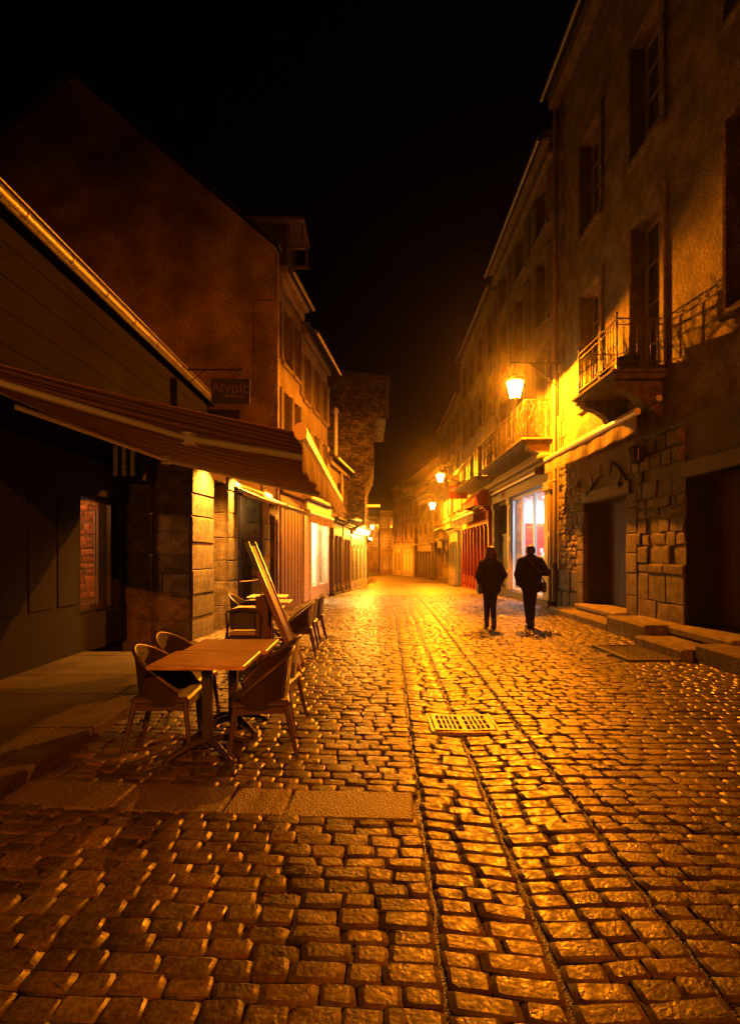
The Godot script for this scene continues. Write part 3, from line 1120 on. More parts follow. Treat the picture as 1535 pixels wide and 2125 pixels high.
# ---------------------------------------------------------------- left side, near
func build_left_near():
	# --- low house with the dark shop
	var f = street_face(-4.4, -6.0, -4.4, 15.3)
	var t = thing("shop_house", "low house with a dark shop window and a long zinc gutter", "house", V(-4.4, 0, 8))
	var off = -t.position
	wall(t, f, -0.5, 5.75, [[8.35, 9.62, 0.68, 2.5]], M.shade_black, 0.25)
	for i in 13:  # made-up boards carrying the shade painted over the upper wall
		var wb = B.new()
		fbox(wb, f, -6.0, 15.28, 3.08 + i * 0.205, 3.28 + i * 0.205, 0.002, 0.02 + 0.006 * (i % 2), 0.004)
		mk(wb, "shade_board", M.shade_black, t)
	roof(t, f, 5.75, 4.5, 2.9, 0.2, false)
	var b = B.new()
	b.tube([V(-4.24, 5.74, -6.0), V(-4.24, 5.74, 15.26)], 0.085, 0.085, 10)
	var gt = mk(b, "gutter", M.zinc, t)
	b = B.new()
	b.tube([V(-4.2, 5.86, -6.0), V(-4.2, 5.86, 15.26)], 0.018, 0.018, 6)
	mk(b, "gutter_lip", M.zinc, gt)
	var d = 1.6
	while d < 15.2:
		b = B.new()
		b.lathe([[0.088, -0.02], [0.1, -0.012], [0.1, 0.012], [0.088, 0.02]], V(-4.24, 5.74, d), 10, Vector3.ONE, Basis(Vector3.RIGHT, PI / 2))
		mk(b, "gutter_bracket", M.zinc, gt)
		d += 1.05
	# black shopfront
	b = B.new()
	fbox(b, f, 5.6, 9.9, 0.1, 0.66, 0.0, 0.12)
	fbox(b, f, 5.6, 9.9, 2.5, 3.05, 0.0, 0.14)
	fbox(b, f, 5.6, 8.35, 0.66, 2.5, 0.0, 0.1)
	for i in 4:
		fbox(b, f, 5.75 + i * 0.66, 6.25 + i * 0.66, 0.85, 2.3, 0.1, 0.115, 0.006)
	fbox(b, f, 9.62, 9.9, 0.66, 2.5, 0.0, 0.1)
	var sf = mk(b, "shopfront", M.black_paint, t)
	b = B.new()
	fbox(b, f, 9.54, 9.6, 0.7, 2.48, -0.06, 0.0)
	fbox(b, f, 8.37, 8.42, 0.7, 2.48, -0.06, 0.0)
	fbox(b, f, 8.42, 9.54, 2.42, 2.48, -0.06, 0.001)
	mk(b, "window_frame", M.iron_paint, sf)
	for k in [[8.42, 9.54]]:
		b = B.new()
		fbox(b, f, k[0], k[1], 0.7, 2.42, -0.036, -0.03)
		mk(b, "pane", M.clear, sf)
	# room behind the glass
	b = B.new()
	b.quad(V(-4.66, 0.3, 5.0), V(-8.2, 0.3, 5.0), V(-8.2, 0.3, 9.86), V(-4.66, 0.3, 9.86), Vector3.UP)
	b.quad(V(-4.66, 2.9, 5.0), V(-8.2, 2.9, 5.0), V(-8.2, 2.9, 9.86), V(-4.66, 2.9, 9.86), Vector3.DOWN)
	b.quad(V(-8.2, 0.3, 5.0), V(-8.2, 2.9, 5.0), V(-8.2, 2.9, 9.86), V(-8.2, 0.3, 9.86), Vector3.RIGHT)
	b.quad(V(-4.66, 0.3, 5.0), V(-4.66, 2.9, 5.0), V(-8.2, 2.9, 5.0), V(-8.2, 0.3, 5.0), Vector3.FORWARD)
	mk(b, "room_shell", M.plaster_grey, t)
	b = B.new()
	b.span(V(-8.2, 0.3, 9.86), V(-4.66, 2.9, 9.9))
	var rw = mk(b, "room_wall", M.mortar, t)
	masonry(rw, cross_face(-7.6, -4.68, 9.86), -7.6, -4.68, 0.8, 2.6, {"rows": [0.09, 0.17], "widths": [0.1, 0.28], "proud": [0.0, 0.04], "gap": 0.008, "jitter": 0.03, "round": 0.02, "seed": 8, "mats": "brickish"})
	b = B.new()
	b.span(V(-7.6, 0.5, 9.4), V(-4.7, 0.74, 9.8))
	mk(b, "ledge", M.stone2, t)
	b = B.new()
	for i in 7:
		b.cbox(V(-4.52 - i * 0.034, 1.52, 9.66 + 0.014 * (i % 2)), Vector3(0.033, 1.66, 0.03), 0.01)
	mk(b, "curtain", M.grey_cloth, t)
	b = B.new()
	b.lathe([[0.001, -0.06], [0.05, -0.05], [0.06, 0.0], [0.03, 0.06], [0.001, 0.07]], V(-5.6, 2.62, 8.7), 10)
	mk(b, "room_lamp", M.warm_glow, t)
	omni(t, V(-5.6, 2.62, 8.7), 4.5, Color(1.0, 0.56, 0.28))
	# slatted vent box above the shop window
	b = B.new()
	b.span(V(-4.34, 2.82, 9.3), V(-3.78, 3.42, 9.9))
	var vb = mk(b, "vent_box", M.black_paint, t)
	for i in 3:
		b = B.new()
		b.cbox(V(-4.2 + i * 0.14, 3.13, 9.28), Vector3(0.07, 0.5, 0.03), 0.006)
		mk(b, "slat", M.cream_paint, vb)
	for c in t.get_children():
		c.position += off
	# wall lamp farther back along that house
	var lp = thing("wall_lamp", "pale wall lamp on the low house behind the viewer", "wall lamp", V(-4.05, 2.35, -0.9))
	b = B.new()
	b.ball(Vector3.ZERO, Vector3(0.11, 0.13, 0.11), 12, 8)
	mk(b, "lamp_globe", M.lamp_white, lp)
	b = B.new()
	b.tube([Vector3(-0.35, -0.05, 0), Vector3(-0.12, -0.2, 0), Vector3(0, -0.12, 0)], 0.015, 0.015, 6)
	mk(b, "lamp_arm", M.iron, lp)
	omni(lp, Vector3.ZERO, 6.0, Color(1.0, 0.63, 0.2), 0.1)

	# --- single-storey granite front of the restaurant
	t = thing("restaurant_front", "granite restaurant front with three floodlit pillars behind the awning", "building", V(-3.2, 0, 12))
	off = -t.position
	var cf = cross_face(-4.4, -3.2, 10.0)
	var cw = wall(t, cf, -0.3, 3.55, [], M.mortar, 0.5, "end_wall")
	masonry(cw, cf, -4.4, -3.2, 0.0, 3.5, {"rows": [0.34, 0.46], "widths": [0.45, 0.8], "proud": [0.012, 0.022], "gap": 0.005, "round": 0.01, "jitter": 0.003, "seed": 3})
	var gf = street_face(-3.2, 10.0, -2.564, 15.3)
	var holes = [[10.97, 11.7, -0.2, 3.05], [12.3, 14.0, -0.2, 3.05], [14.63, 15.22, -0.2, 3.05]]
	wall(t, gf, -0.3, 3.55, holes, M.mortar, 0.45)
	for p in [[10.0, 10.97, 31], [11.7, 12.3, 32], [14.0, 14.63, 33]]:
		b = B.new()
		fbox(b, gf, p[0] + 0.01, p[1] - 0.01, 0.0, 3.05, -0.05, 0.01)
		var pl = mk(b, "pillar", M.mortar, t)
		masonry(pl, gf, p[0], p[1], 0.0, 3.5, {"rows": [0.4, 0.52], "widths": [1.2, 1.4], "proud": [0.035, 0.055], "gap": 0.005, "round": 0.014, "jitter": 0.008, "seed": p[2], "mats": "hewn"})
		if p[0] > 10.5:
			var pf = cross_face(lerpf(-3.2, -2.564, (p[0] - 10.0) / 5.3) - 0.42, lerpf(-3.2, -2.564, (p[0] - 10.0) / 5.3) - 0.01, p[0] - 0.003)
			masonry(pl, pf, pf.p0, pf.p1, 0.0, 3.05, {"rows": [0.4, 0.52], "widths": [1.2, 1.4], "proud": [0.01, 0.02], "gap": 0.006, "round": 0.012, "jitter": 0.004, "seed": p[2]})
	b = B.new()
	fbox(b, gf, 9.95, 15.28, 3.55, 3.68, -2.0, 0.1)
	fbox(b, gf, 9.95, 15.28, 3.68, 3.78, -2.0, 0.04)
	mk(b, "flat_roof", M.zinc, t)
	b = B.new()
	fbox(b, gf, 11.0, 11.08, -0.1, 3.04, -0.3, -0.06)
	mk(b, "door_post", M.black_paint, t)
	window(t, gf, [10.97, 11.7, 0.0, 3.05], {"cols": 1, "rows": 2, "back": -0.34, "frame": M.dark_wood, "called": "door", "sill": false})
	window(t, gf, [12.3, 14.0, 0.0, 3.05], {"cols": 3, "rows": 2, "back": -0.36, "frame": M.brown_wood, "called": "glazed_door", "sill": false, "curtain": false})
	window(t, gf, [14.63, 15.22, 0.0, 3.05], {"cols": 1, "rows": 3, "back": -0.3, "frame": M.brown_wood, "called": "door", "sill": false})
	# a shallow lit lobby behind the glazed doors
	b = B.new()
	fbox(b, gf, 12.0, 14.2, -0.1, 3.1, -1.9, -1.8)
	fbox(b, gf, 12.0, 12.1, -0.1, 3.1, -1.8, -0.5)
	fbox(b, gf, 14.1, 14.2, -0.1, 3.1, -1.8, -0.5)
	fbox(b, gf, 12.1, 14.1, 3.06, 3.16, -1.8, -0.46)
	mk(b, "lobby", M.brown_wood, t)
	for k in [[12.7, 2.75], [13.1, 2.72], [13.55, 2.74]]:
		b = B.new()
		b.ball(fp(gf, k[0], k[1], -0.7), Vector3(0.035, 0.045, 0.035), 8, 5)
		mk(b, "ceiling_lamp", M.warm_glow, t)
		omni(t, fp(gf, k[0], k[1], -0.7), 0.5, Color(1.0, 0.75, 0.4), 0.03)
	b = B.new()
	fbox(b, gf, 13.2, 13.6, 2.1, 2.5, -0.62, -0.6)
	mk(b, "menu_panel", M.cream_paint, t)
	b = B.new()
	b.tube([fp(gf, 12.3, 0.98, 0.09), fp(gf, 12.9, 0.965, 0.1), fp(gf, 13.4, 0.965, 0.1), fp(gf, 14.0, 0.98, 0.09)], 0.012, 0.012, 6)
	mk(b, "guard_rail", M.alu, t)
	for k in [10.5, 12.0, 14.32]:
		b = B.new()
		var at = fp(gf, k, 3.34, 0.3)
		b.lathe([[0.001, 0.09], [0.05, 0.09], [0.055, -0.06], [0.045, -0.06], [0.04, -0.03], [0.001, -0.03]], at, 10)
		fbox(b, gf, k - 0.02, k + 0.02, 3.36, 3.4, 0.0, 0.26)
		var fx = mk(b, "spotlight", M.black_paint, t)
		b = B.new()
		b.lathe([[0.001, -0.034], [0.038, -0.034]], at, 10)
		mk(b, "spotlight_lens", M.warm_glow, fx)
		spot(t, at - Vector3(0, 0.07, 0), at + Vector3(0, -3.0, 0) - gf.n * 0.25, 70.0, 68.0, Color(1.0, 0.6, 0.18))
	b = B.new()
	b.tube([V(-3.84, 0.02, 9.93), V(-3.85, 1.0, 9.93), V(-3.86, 1.55, 9.94), V(-3.87, 3.0, 9.93)], 0.016, 0.016, 6)
	var cd = mk(b, "conduit", M.dark_wood, t)
	for y in [0.7, 1.56, 2.3]:
		b = B.new()
		b.cbox(V(-3.86, y, 9.93), Vector3(0.07, 0.04, 0.05), 0.008)
		mk(b, "clip", M.zinc, cd)
	for c in t.get_children():
		c.position += off

	# --- tall house whose plastered gable looks back down the street
	t = thing("gable_house", "tall plastered house with a blank gable above the hanging sign", "house", V(-2.6, 0, 16.5))
	off = -t.position
	b = B.new()
	b.extrude([Vector2(-13.6, -1.0), Vector2(-2.57, -1.0), Vector2(-2.57, 9.95), Vector2(-8.05, 14.6), Vector2(-13.6, 9.95)], Transform3D(Basis.IDENTITY, V(0, 0, 15.5)), 0.4)
	mk(b, "gable_wall", M.ochre_plaster, t)
	b = B.new()
	for k in [[Vector2(-2.45, 9.92), Vector2(-8.05, 14.68)], [Vector2(-13.7, 9.92), Vector2(-8.05, 14.68)]]:
		var run: Vector2 = k[1] - k[0]
		var n = 24
		for i in n:
			var q: Vector2 = k[0] + run * (i + 0.5) / n
			b.box(V(q.x, q.y + 0.03, 15.33), Vector3(run.length() / n * 0.97, 0.05 + 0.012 * (i % 3), 0.3), Basis(Vector3.BACK, run.angle()))
	mk(b, "verge_slates", M.slate, t).set_meta("kind", "stuff")
	b = B.new()
	b.tube([V(-3.15, 8.5, 15.28), V(-2.6, 8.49, 15.28)], 0.012, 0.012, 5)
	b.tube([V(-3.15, 8.5, 15.28), V(-3.17, 6.4, 15.28)], 0.01, 0.01, 5)
	mk(b, "cable", M.iron_paint, t)
	b = B.new()
	b.cbox(V(-2.55, 4.9, 15.38), Vector3(0.12, 9.9, 0.18), 0.02)
	mk(b, "corner_strip", M.cream, t)
	var hf = street_face(-2.564, 15.7, -2.24, 18.2)
	holes = [[16.15, 16.95, 4.3, 6.3], [16.15, 16.95, 7.1, 8.7], [17.3, 18.0, 4.3, 6.3], [17.3, 18.0, 7.1, 8.7]]
	wall(t, hf, -1.0, 9.6, holes, M.plaster, 0.35)
	for h in holes:
		window(t, hf, h, {"cols": 2, "rows": 4})
		shutter(t, hf, h[0] - 0.3, h[0] - 0.02, h[2], h[3], M.shutter)
		shutter(t, hf, h[1] + 0.02, h[1] + 0.3, h[2], h[3], M.shutter)
	b = B.new()
	fbox(b, hf, 15.7, 18.2, 9.1, 9.35, 0.0, 0.14, 0.03)
	fbox(b, hf, 15.6, 18.2, 9.35, 9.62, 0.0, 0.3, 0.05)
	mk(b, "cornice", M.cream, t)
	roof(t, hf, 9.75, 5.5, 4.6, 0.34)
	# wooden ground floor of the tall house
	b = B.new()
	fbox(b, hf, 15.75, 18.2, -0.2, 3.3, 0.0, 0.05)
	for i in 7:
		fbox(b, hf, 15.8 + i * 0.36, 16.1 + i * 0.36, 0.15, 3.1, 0.05, 0.066)
	mk(b, "wood_panelling", M.brown_wood, t)
	b = B.new()
	fbox(b, hf, 15.7, 18.2, 3.3, 3.62, 0.0, 0.16, 0.03)
	mk(b, "fascia", M.timber, t)
	# dormer jutting past the eave
	b = B.new()
	b.span(V(-3.9, 9.9, 15.9), V(-2.35, 10.95, 17.1))
	var dm = mk(b, "dormer", M.slate, t)
	b = B.new()
	b.span(V(-4.1, 10.96, 15.75), V(-1.85, 11.06, 17.25))
	mk(b, "dormer_roof", M.timber, dm)
	for dd in [15.95, 17.05]:
		b = B.new()
		b.span(V(-1.95, 10.32, dd - 0.04), V(-1.88, 10.955, dd + 0.04))
		b.span(V(-2.36, 10.32, dd - 0.04), V(-2.28, 10.955, dd + 0.04))
		b.span(V(-2.4, 10.24, dd - 0.05), V(-1.85, 10.315, dd + 0.05))
		mk(b, "dormer_frame", M.timber, dm)
	for c in t.get_children():
		c.position += off

# ---------------------------------------------------------------- left side, farther
func build_left_far():
	# house over the brightly lit shop
	var f = street_face(-2.24, 18.2, -1.7, 22.5)
	var t = terrace_house("tall shuttered house above the glowing white shop window", f, -0.1, 9.1, {"first": 3.8, "floors": 2, "bays": 3, "ww": 0.8, "shutters": true, "over": 0.45, "holes": [[19.1, 21.9, 0.45, 2.95]], "mat": M.plaster})
	var off: Vector3 = -t.position
	var b = B.new()
	# shopfront with a lit display window
	fbox(b, f, 18.3, 18.95, 0.0, 3.0, 0.0, 0.1)
	mk(b, "side_panel", M.cream_paint, t).position = off
	b = B.new()
	fbox(b, f, 18.95, 19.12, 0.0, 3.0, 0.0, 0.16, 0.02)
	fbox(b, f, 21.88, 22.05, 0.0, 3.0, 0.0, 0.16, 0.02)
	fbox(b, f, 18.95, 22.05, -0.3, 0.45, 0.0, 0.1)
	fbox(b, f, 18.3, 22.3, 3.0, 3.35, 0.0, 0.2, 0.02)
	fbox(b, f, 18.2, 22.4, 3.35, 3.5, 0.0, 0.38, 0.03)
	mk(b, "shopfront", M.cream_paint, t).position = off
	b = B.new()
	fbox(b, f, 20.42, 20.52, 0.45, 2.95, -0.02, 0.1)
	mk(b, "mullion", M.cream_paint, t).position = off
	for k in [[19.12, 20.42], [20.52, 21.88]]:
		b = B.new()
		fbox(b, f, k[0], k[1], 0.45, 2.95, 0.02, 0.026)
		mk(b, "pane", M.clear, t).position = off
	b = B.new()
	fbox(b, f, 19.0, 22.0, 0.3, 3.1, -1.2, -1.15)
	fbox(b, f, 19.0, 22.0, 0.3, 0.4, -1.15, -0.36)
	fbox(b, f, 19.0, 22.0, 3.05, 3.15, -1.15, -0.36)
	fbox(b, f, 18.95, 19.0, 0.3, 3.1, -1.15, -0.36)
	fbox(b, f, 22.0, 22.05, 0.3, 3.1, -1.15, -0.36)
	mk(b, "display_box", M.white_wall, t).position = off
	b = B.new()
	fbox(b, f, 19.2, 21.8, 3.0, 3.04, -0.9, -0.6)
	mk(b, "display_light", M.shop_glow, t).position = off
	panel_light(t, fp(f, 20.5, 2.98, -0.75) + off, Vector3(0.25, -1, 0), Vector2(0.3, 2.4), 60.0, Color(1.0, 0.86, 0.6))
	# dark display figures in that window
	for k in [[19.6, 1.1], [20.9, 0.9], [21.4, 1.15]]:
		b = B.new()
		var at = fp(f, k[0], 0.4, -0.6)
		b.lathe([[0.1, 0.0], [0.1, 0.02], [0.012, 0.03], [0.012, k[1] * 0.5], [0.1, k[1] * 0.55], [0.13, k[1] * 0.75], [0.15, k[1] * 0.93], [0.05, k[1]], [0.001, k[1] * 1.02]], at, 10, Vector3(1, 1, 0.6))
		mk(b, "bust_form", M.brown_wood, t).position = off
	# cream two-storey house
	f = street_face(-1.69, 22.6, -1.09, 27.6)
	t = terrace_house("low cream house with a zinc gutter and a tall pale chimney pipe", f, -0.2, 5.6, {"first": 3.5, "floors": 1, "bays": 3, "ww": 0.7, "mat": M.cream, "trim": M.cream, "rise": 2.2})
	off = -t.position
	shopfront(t, f, 23.0, 25.0, 0.0 - 0.2, 2.9, 2, M.dark_wood).position = off
	shopfront(t, f, 25.4, 27.3, 0.0 - 0.25, 2.8, 2, M.brown_wood).position = off
	b = B.new()
	b.tube([fp(f, 26.0, 5.4, -0.3), fp(f, 26.0, 8.1, -0.3)], 0.09, 0.09, 8)
	b.lathe([[0.14, 0.0], [0.14, 0.1], [0.06, 0.25], [0.001, 0.25]], fp(f, 26.0, 8.1, -0.3), 8)
	mk(b, "chimney_pipe", M.white_paint, t).position = off
	downpipe(t, f, 25.2, -0.3, 5.4).position = off
	b = B.new()
	fbox(b, f, 25.3, 27.5, 3.15, 3.22, -0.05, 0.75)
	mk(b, "pent_roof", M.slate, t).position = off
	# jettied stone house, its side wall towards us
	t = thing("jettied_house", "old stone house stepping out over the street in three jetties", "house", V(-1, -0.3, 28.5))
	off = -t.position
	b = B.new()
	b.span(V(-6.0, 3.0, 28.0), V(-0.24, 6.0, 33.5))
	b.span(V(-6.0, -1.5, 28.0), V(-1.15, 3.0, 33.5))
	b.extrude([Vector2(-1.15, 2.2), Vector2(-0.95, 2.6), Vector2(-0.6, 2.88), Vector2(-0.24, 3.0), Vector2(-1.15, 3.0)], Transform3D(Basis.IDENTITY, V(0, 0, 28.2)), 0.38)
	var sw = mk(b, "lower_wall", M.rubble_far, t)
	b = B.new()
	b.span(V(-6.0, 6.0, 27.995), V(0.2, 8.3, 33.7))
	mk(b, "middle_wall", M.rubble_far, t)
	b = B.new()
	b.span(V(-6.0, 8.3, 27.99), V(0.8, 10.2, 33.9))
	mk(b, "upper_wall", M.rubble_far, t)
	b = B.new()
	b.span(V(-6.1, 10.2, 27.7), V(1.0, 10.36, 34.1))
	b.span(V(0.82, 8.4, 27.85), V(0.93, 10.19, 27.97))
	mk(b, "eaves_board", M.timber, t)
	b = B.new()
	b.extrude([Vector2(-6.1, 10.36), Vector2(1.0, 10.36), Vector2(-2.6, 10.8)], Transform3D(Basis.IDENTITY, V(0, 0, 30.9)), 6.4)
	mk(b, "roof", M.slate, t)
	for dd in [28.2, 30.0, 31.8, 33.2]:
		b = B.new()
		b.extrude([Vector2(-0.24, 4.7), Vector2(-0.16, 5.0), Vector2(0.02, 5.35), Vector2(0.17, 5.75), Vector2(0.2, 6.0), Vector2(-0.24, 6.0)], Transform3D(Basis.IDENTITY, V(0, 0, dd)), 0.3)
		mk(b, "corbel", M.stone2, t)
	b = B.new()
	for q in [[-1.5, 4.0, -0.9, 4.6]]:
		b.span(V(q[0], q[1], 27.93), V(q[2], q[3], 27.99))
	mk(b, "blocked_window", M.stone0, t)
	for c in t.get_children():
		c.position += off
	# bright café front under it
	f = street_face(-1.06, 28.0, -0.3, 34.0)
	t = thing("cafe", "glowing yellow café front under the jettied stone house", "café", V(-0.8, -0.4, 30))
	off = -t.position
	b = B.new()
	shopfront(t, f, 28.1, 33.8, -0.35, 2.6, 4, M.cream_paint, {"deep": 0.12})
	for k in [29.0, 30.6, 32.2]:
		b = B.new()
		b.lathe([[0.02, -0.16], [0.13, 0.09], [0.13, 0.11], [0.001, 0.16]], fp(f, k, 2.75, 0.42), 8)
		mk(b, "wall_lamp", M.warm_glow, t)
		b = B.new()
		b.tube([fp(f, k, 2.9, 0.0), fp(f, k, 3.0, 0.3), fp(f, k, 2.9, 0.42)], 0.012, 0.012, 5)
		mk(b, "lamp_arm", M.iron, t)
		omni(t, fp(f, k, 2.72, 0.42), 20.0, Color(1.0, 0.68, 0.22), 0.08)
	for c in t.get_children():
		c.position += off

# ---------------------------------------------------------------- ironwork
# wrought panel in the local xy plane, w wide and h high, of scrolls in a frame
func scroll_panel(w: float, h: float) -> ArrayMesh:
	var b = B.new()
	var r = 0.009
	b.tube([Vector3(0, 0, 0), Vector3(w, 0, 0)], r, r, 4)
	b.tube([Vector3(0, h, 0), Vector3(w, h, 0)], r * 1.6, r * 1.6, 4)
	b.tube([Vector3(0, h - 0.13, 0), Vector3(w, h - 0.13, 0)], r * 0.8, r * 0.8, 4)
	b.tube([Vector3(0, 0, 0), Vector3(0, h, 0)], r, r, 4)
	for half in [-1, 1]:
		for s in [[0.3, 0.16, 1], [0.55, 0.12, -1], [0.8, 0.13, 1]]:
			var p = []
			for i in 15:
				var a: float = i / 14.0 * TAU * 1.25
				var q: float = w * s[1] * 1.7 * (1.0 - i / 22.0)
				p.append(Vector3(w / 2.0 + half * (w * 0.24 + cos(a) * q * 0.75), h * s[0] * 0.95 + sin(a) * q * s[2], 0))
			b.tube(p, r * 0.75, r * 0.5, 4)
		var c = []
		for i in 12:
			var y = (h - 0.14) * i / 11.0
			c.append(Vector3(w / 2.0 + half * w * 0.08 * (1.0 + sin(i * 1.3)), y, 0))
		b.tube(c, r * 0.75, r * 0.75, 4)
	for i in 3:
		var p = []
		for k in 9:
			var a = TAU * k / 8.0
			p.append(Vector3(w * (i + 0.5) / 3.0 + cos(a) * 0.045, h - 0.065 + sin(a) * 0.05, 0))
		b.tube(p, r * 0.7, r * 0.7, 4)
	return b.mesh()

func railing(parent: Node, a: Vector3, c: Vector3, n: int, h: float):
	var u = c - a
	var w = u.length() / n
	var m = scroll_panel(w, h)
	var x = u.normalized()
	for i in n:
		piece(m, "railing_panel", M.iron_paint, parent, Transform3D(Basis(x, Vector3.UP, x.cross(Vector3.UP)), a + x * w * i))

func trim(parent: Node, f: Dictionary, h: Array, w: float, m: Material):
	var k: float = absf(f.p1 - f.p0) / f.len
	var b = B.new()
	fbox(b, f, h[0] - w * k, h[0], h[2], h[3] + w, 0.001, 0.05, 0.01)
	fbox(b, f, h[1], h[1] + w * k, h[2], h[3] + w, 0.001, 0.05, 0.01)
	fbox(b, f, h[0] + 0.002, h[1] - 0.002, h[3], h[3] + w, 0.001, 0.06, 0.01)
	mk(b, "window_surround", m, parent)

# ---------------------------------------------------------------- right side, near
func build_right_near():
	var f = street_face(5.45, -6.0, 5.45, 16.3)
	var t = thing("stone_house", "tall old house with rough stone piers, a dark doorway and an iron balcony", "house", V(5.45, 0, 11))
	var off: Vector3 = -t.position
	var doors = [[11.9, 14.2, 0.3, 2.85], [7.9, 9.7, 0.35, 2.9]]
	var low = wall(t, f, -0.6, 3.95, doors, M.mortar, 0.6, "lower_wall")
	masonry(low, f, 14.62, 16.2, 0.0, 1.15, {"rows": [0.42, 0.6], "widths": [0.45, 0.8], "proud": [0.05, 0.1], "gap": 0.01, "round": 0.03, "jitter": 0.015, "seed": 41})
	masonry(low, f, 14.62, 16.2, 1.15, 3.9, {"rows": [0.1, 0.22], "widths": [0.14, 0.36], "proud": [0.0, 0.075], "gap": 0.012, "round": 0.03, "jitter": 0.03, "seed": 42, "mats": "rubble"})
	masonry(low, f, 14.2, 14.62, 0.3, 2.85, {"rows": [0.3, 0.55], "widths": [0.3, 0.45], "proud": [0.05, 0.08], "gap": 0.006, "round": 0.02, "jitter": 0.006, "seed": 43})
	masonry(low, f, 11.4, 11.9, 0.3, 2.85, {"rows": [0.35, 0.6], "widths": [0.4, 0.5], "proud": [0.03, 0.05], "gap": 0.006, "round": 0.02, "jitter": 0.008, "seed": 44})
	masonry(low, f, 9.7, 11.4, 0.3, 1.4, {"rows": [0.35, 0.6], "widths": [0.4, 0.75], "proud": [0.02, 0.05], "gap": 0.008, "round": 0.015, "jitter": 0.015, "seed": 45})
	masonry(low, f, 9.7, 11.4, 1.4, 3.9, {"rows": [0.16, 0.36], "widths": [0.2, 0.55], "proud": [0.0, 0.05], "gap": 0.012, "round": 0.018, "jitter": 0.03, "seed": 46})
	masonry(low, f, 6.2, 7.9, 0.2, 3.9, {"rows": [0.3, 0.5], "widths": [0.3, 0.7], "proud": [0.02, 0.08], "gap": 0.014, "round": 0.03, "jitter": 0.02, "seed": 47})
	# wooden lintel and the relieving arch above it
	var b = B.new()
	fbox(b, f, 11.75, 14.4, 2.86, 3.14, -0.3, 0.05, 0.02)
	mk(b, "lintel", M.timber, t)
	b = B.new()
	fbox(b, f, 7.8, 9.8, 2.9, 3.18, -0.3, 0.05, 0.02)
	mk(b, "lintel", M.timber, t)
	var c0 = fp(f, 13.05, 2.35)
	for i in 13:
		var a0 = PI * (0.2 + 0.6 * i / 13.0) + 0.01
		var a1 = PI * (0.2 + 0.6 * (i + 1) / 13.0) - 0.01
		b = B.new()
		var poly = []
		for q in [[a0, 1.12], [a1, 1.12], [a1, 1.42], [a0, 1.42]]:
			poly.append(Vector2(cos(q[0]) * q[1], sin(q[0]) * q[1] * 0.95))
		b.extrude(poly, Transform3D(Basis(f.u, Vector3.UP, f.n), c0 + f.n * 0.02), 0.06 + 0.02 * (i % 3))
		mk(b, "stone", M["stone%d" % (i % 4)], low)
	masonry(low, f, 9.7, 11.7, 3.2, 3.9, {"rows": [0.2, 0.3], "widths": [0.25, 0.5], "proud": [0.081, 0.1], "gap": 0.02, "seed": 49})
	# plank doors, deep in their openings
	for h in doors:
		b = B.new()
		fbox(b, f, h[0], h[1], h[2], h[3], -0.58, -0.54)
		var dr = mk(b, "door", M.brown_wood, t)
		var n = 9
		for i in n:
			b = B.new()
			fbox(b, f, lerpf(h[0], h[1], float(i) / n) + 0.006, lerpf(h[0], h[1], float(i + 1) / n) - 0.006, h[2] + 0.02, h[3] - 0.02, -0.539, -0.515)
			mk(b, "plank", M.brown_wood, dr)
	b = B.new()
	fbox(b, f, 11.905, 11.92, 1.5, 2.15, -0.35, -0.05)
	mk(b, "notice_plate", M.cream_paint, t)
	# plastered upper storeys
	var wins = [[13.3, 14.5, 5.3, 8.2], [10.5, 11.7, 5.05, 8.3], [7.4, 8.6, 5.3, 8.2], [13.3, 14.5, 9.7, 12.1], [10.5, 11.7, 9.7, 12.1], [7.4, 8.6, 9.7, 12.1]]
	wall(t, f, 3.95, 15.0, wins, M.cream_wall, 0.4, "upper_wall")
	for h in wins:
		window(t, f, h, {"cols": 2, "rows": 4, "back": -0.28})
		trim(t, f, h, 0.16, M.stone3)
	b = B.new()
	fbox(b, f, -6.0, 16.3, 14.4, 15.0, 0.0, 0.3, 0.05)
	mk(b, "cornice", M.stone3, t)
	roof(t, f, 15.1, 4.0, 3.5, 0.4)
	# toothed quoins at the corner
	var y = 4.0
	var k = 0
	while y < 14.0:
		b = B.new()
		fbox(b, f, 15.62 if k % 2 == 0 else 15.82, 16.15, y + 0.006, y + 0.42, 0.001, 0.022, 0.006)
		mk(b, "quoin", M.cream_wall, t)
		y += 0.43
		k += 1
	# pipes at the joint between the houses
	downpipe(t, f, 16.22, 1.2, 14.4, 0.06, 0.12)
	b = B.new()
	b.tube([fp(f, 16.22, 0.2, 0.12), fp(f, 16.22, 1.28, 0.12)], 0.085, 0.085, 10)
	b.lathe([[0.088, 0.0], [0.11, 0.02], [0.11, 0.1], [0.088, 0.12]], fp(f, 16.22, 1.2, 0.12), 10)
	mk(b, "pipe_boot", M.dark_wood, t)
	b = B.new()
	b.tube([fp(f, 15.96, 1.15, 0.1), fp(f, 15.96, 5.5, 0.1)], 0.026, 0.026, 8)
	mk(b, "conduit", M.cream_paint, t)
	b = B.new()
	fbox(b, f, 15.9, 16.05, 6.75, 6.95, 0.02, 0.1, 0.01)
	mk(b, "junction_box", M.pipe, t)
	# balcony of straight bars
	b = B.new()
	b.span(V(4.5, 4.83, 10.35), V(5.45, 4.93, 12.35))
	b.span(V(4.44, 4.935, 10.3), V(5.45, 4.985, 12.4))
	var bal = mk(b, "balcony", M.stone1, t)
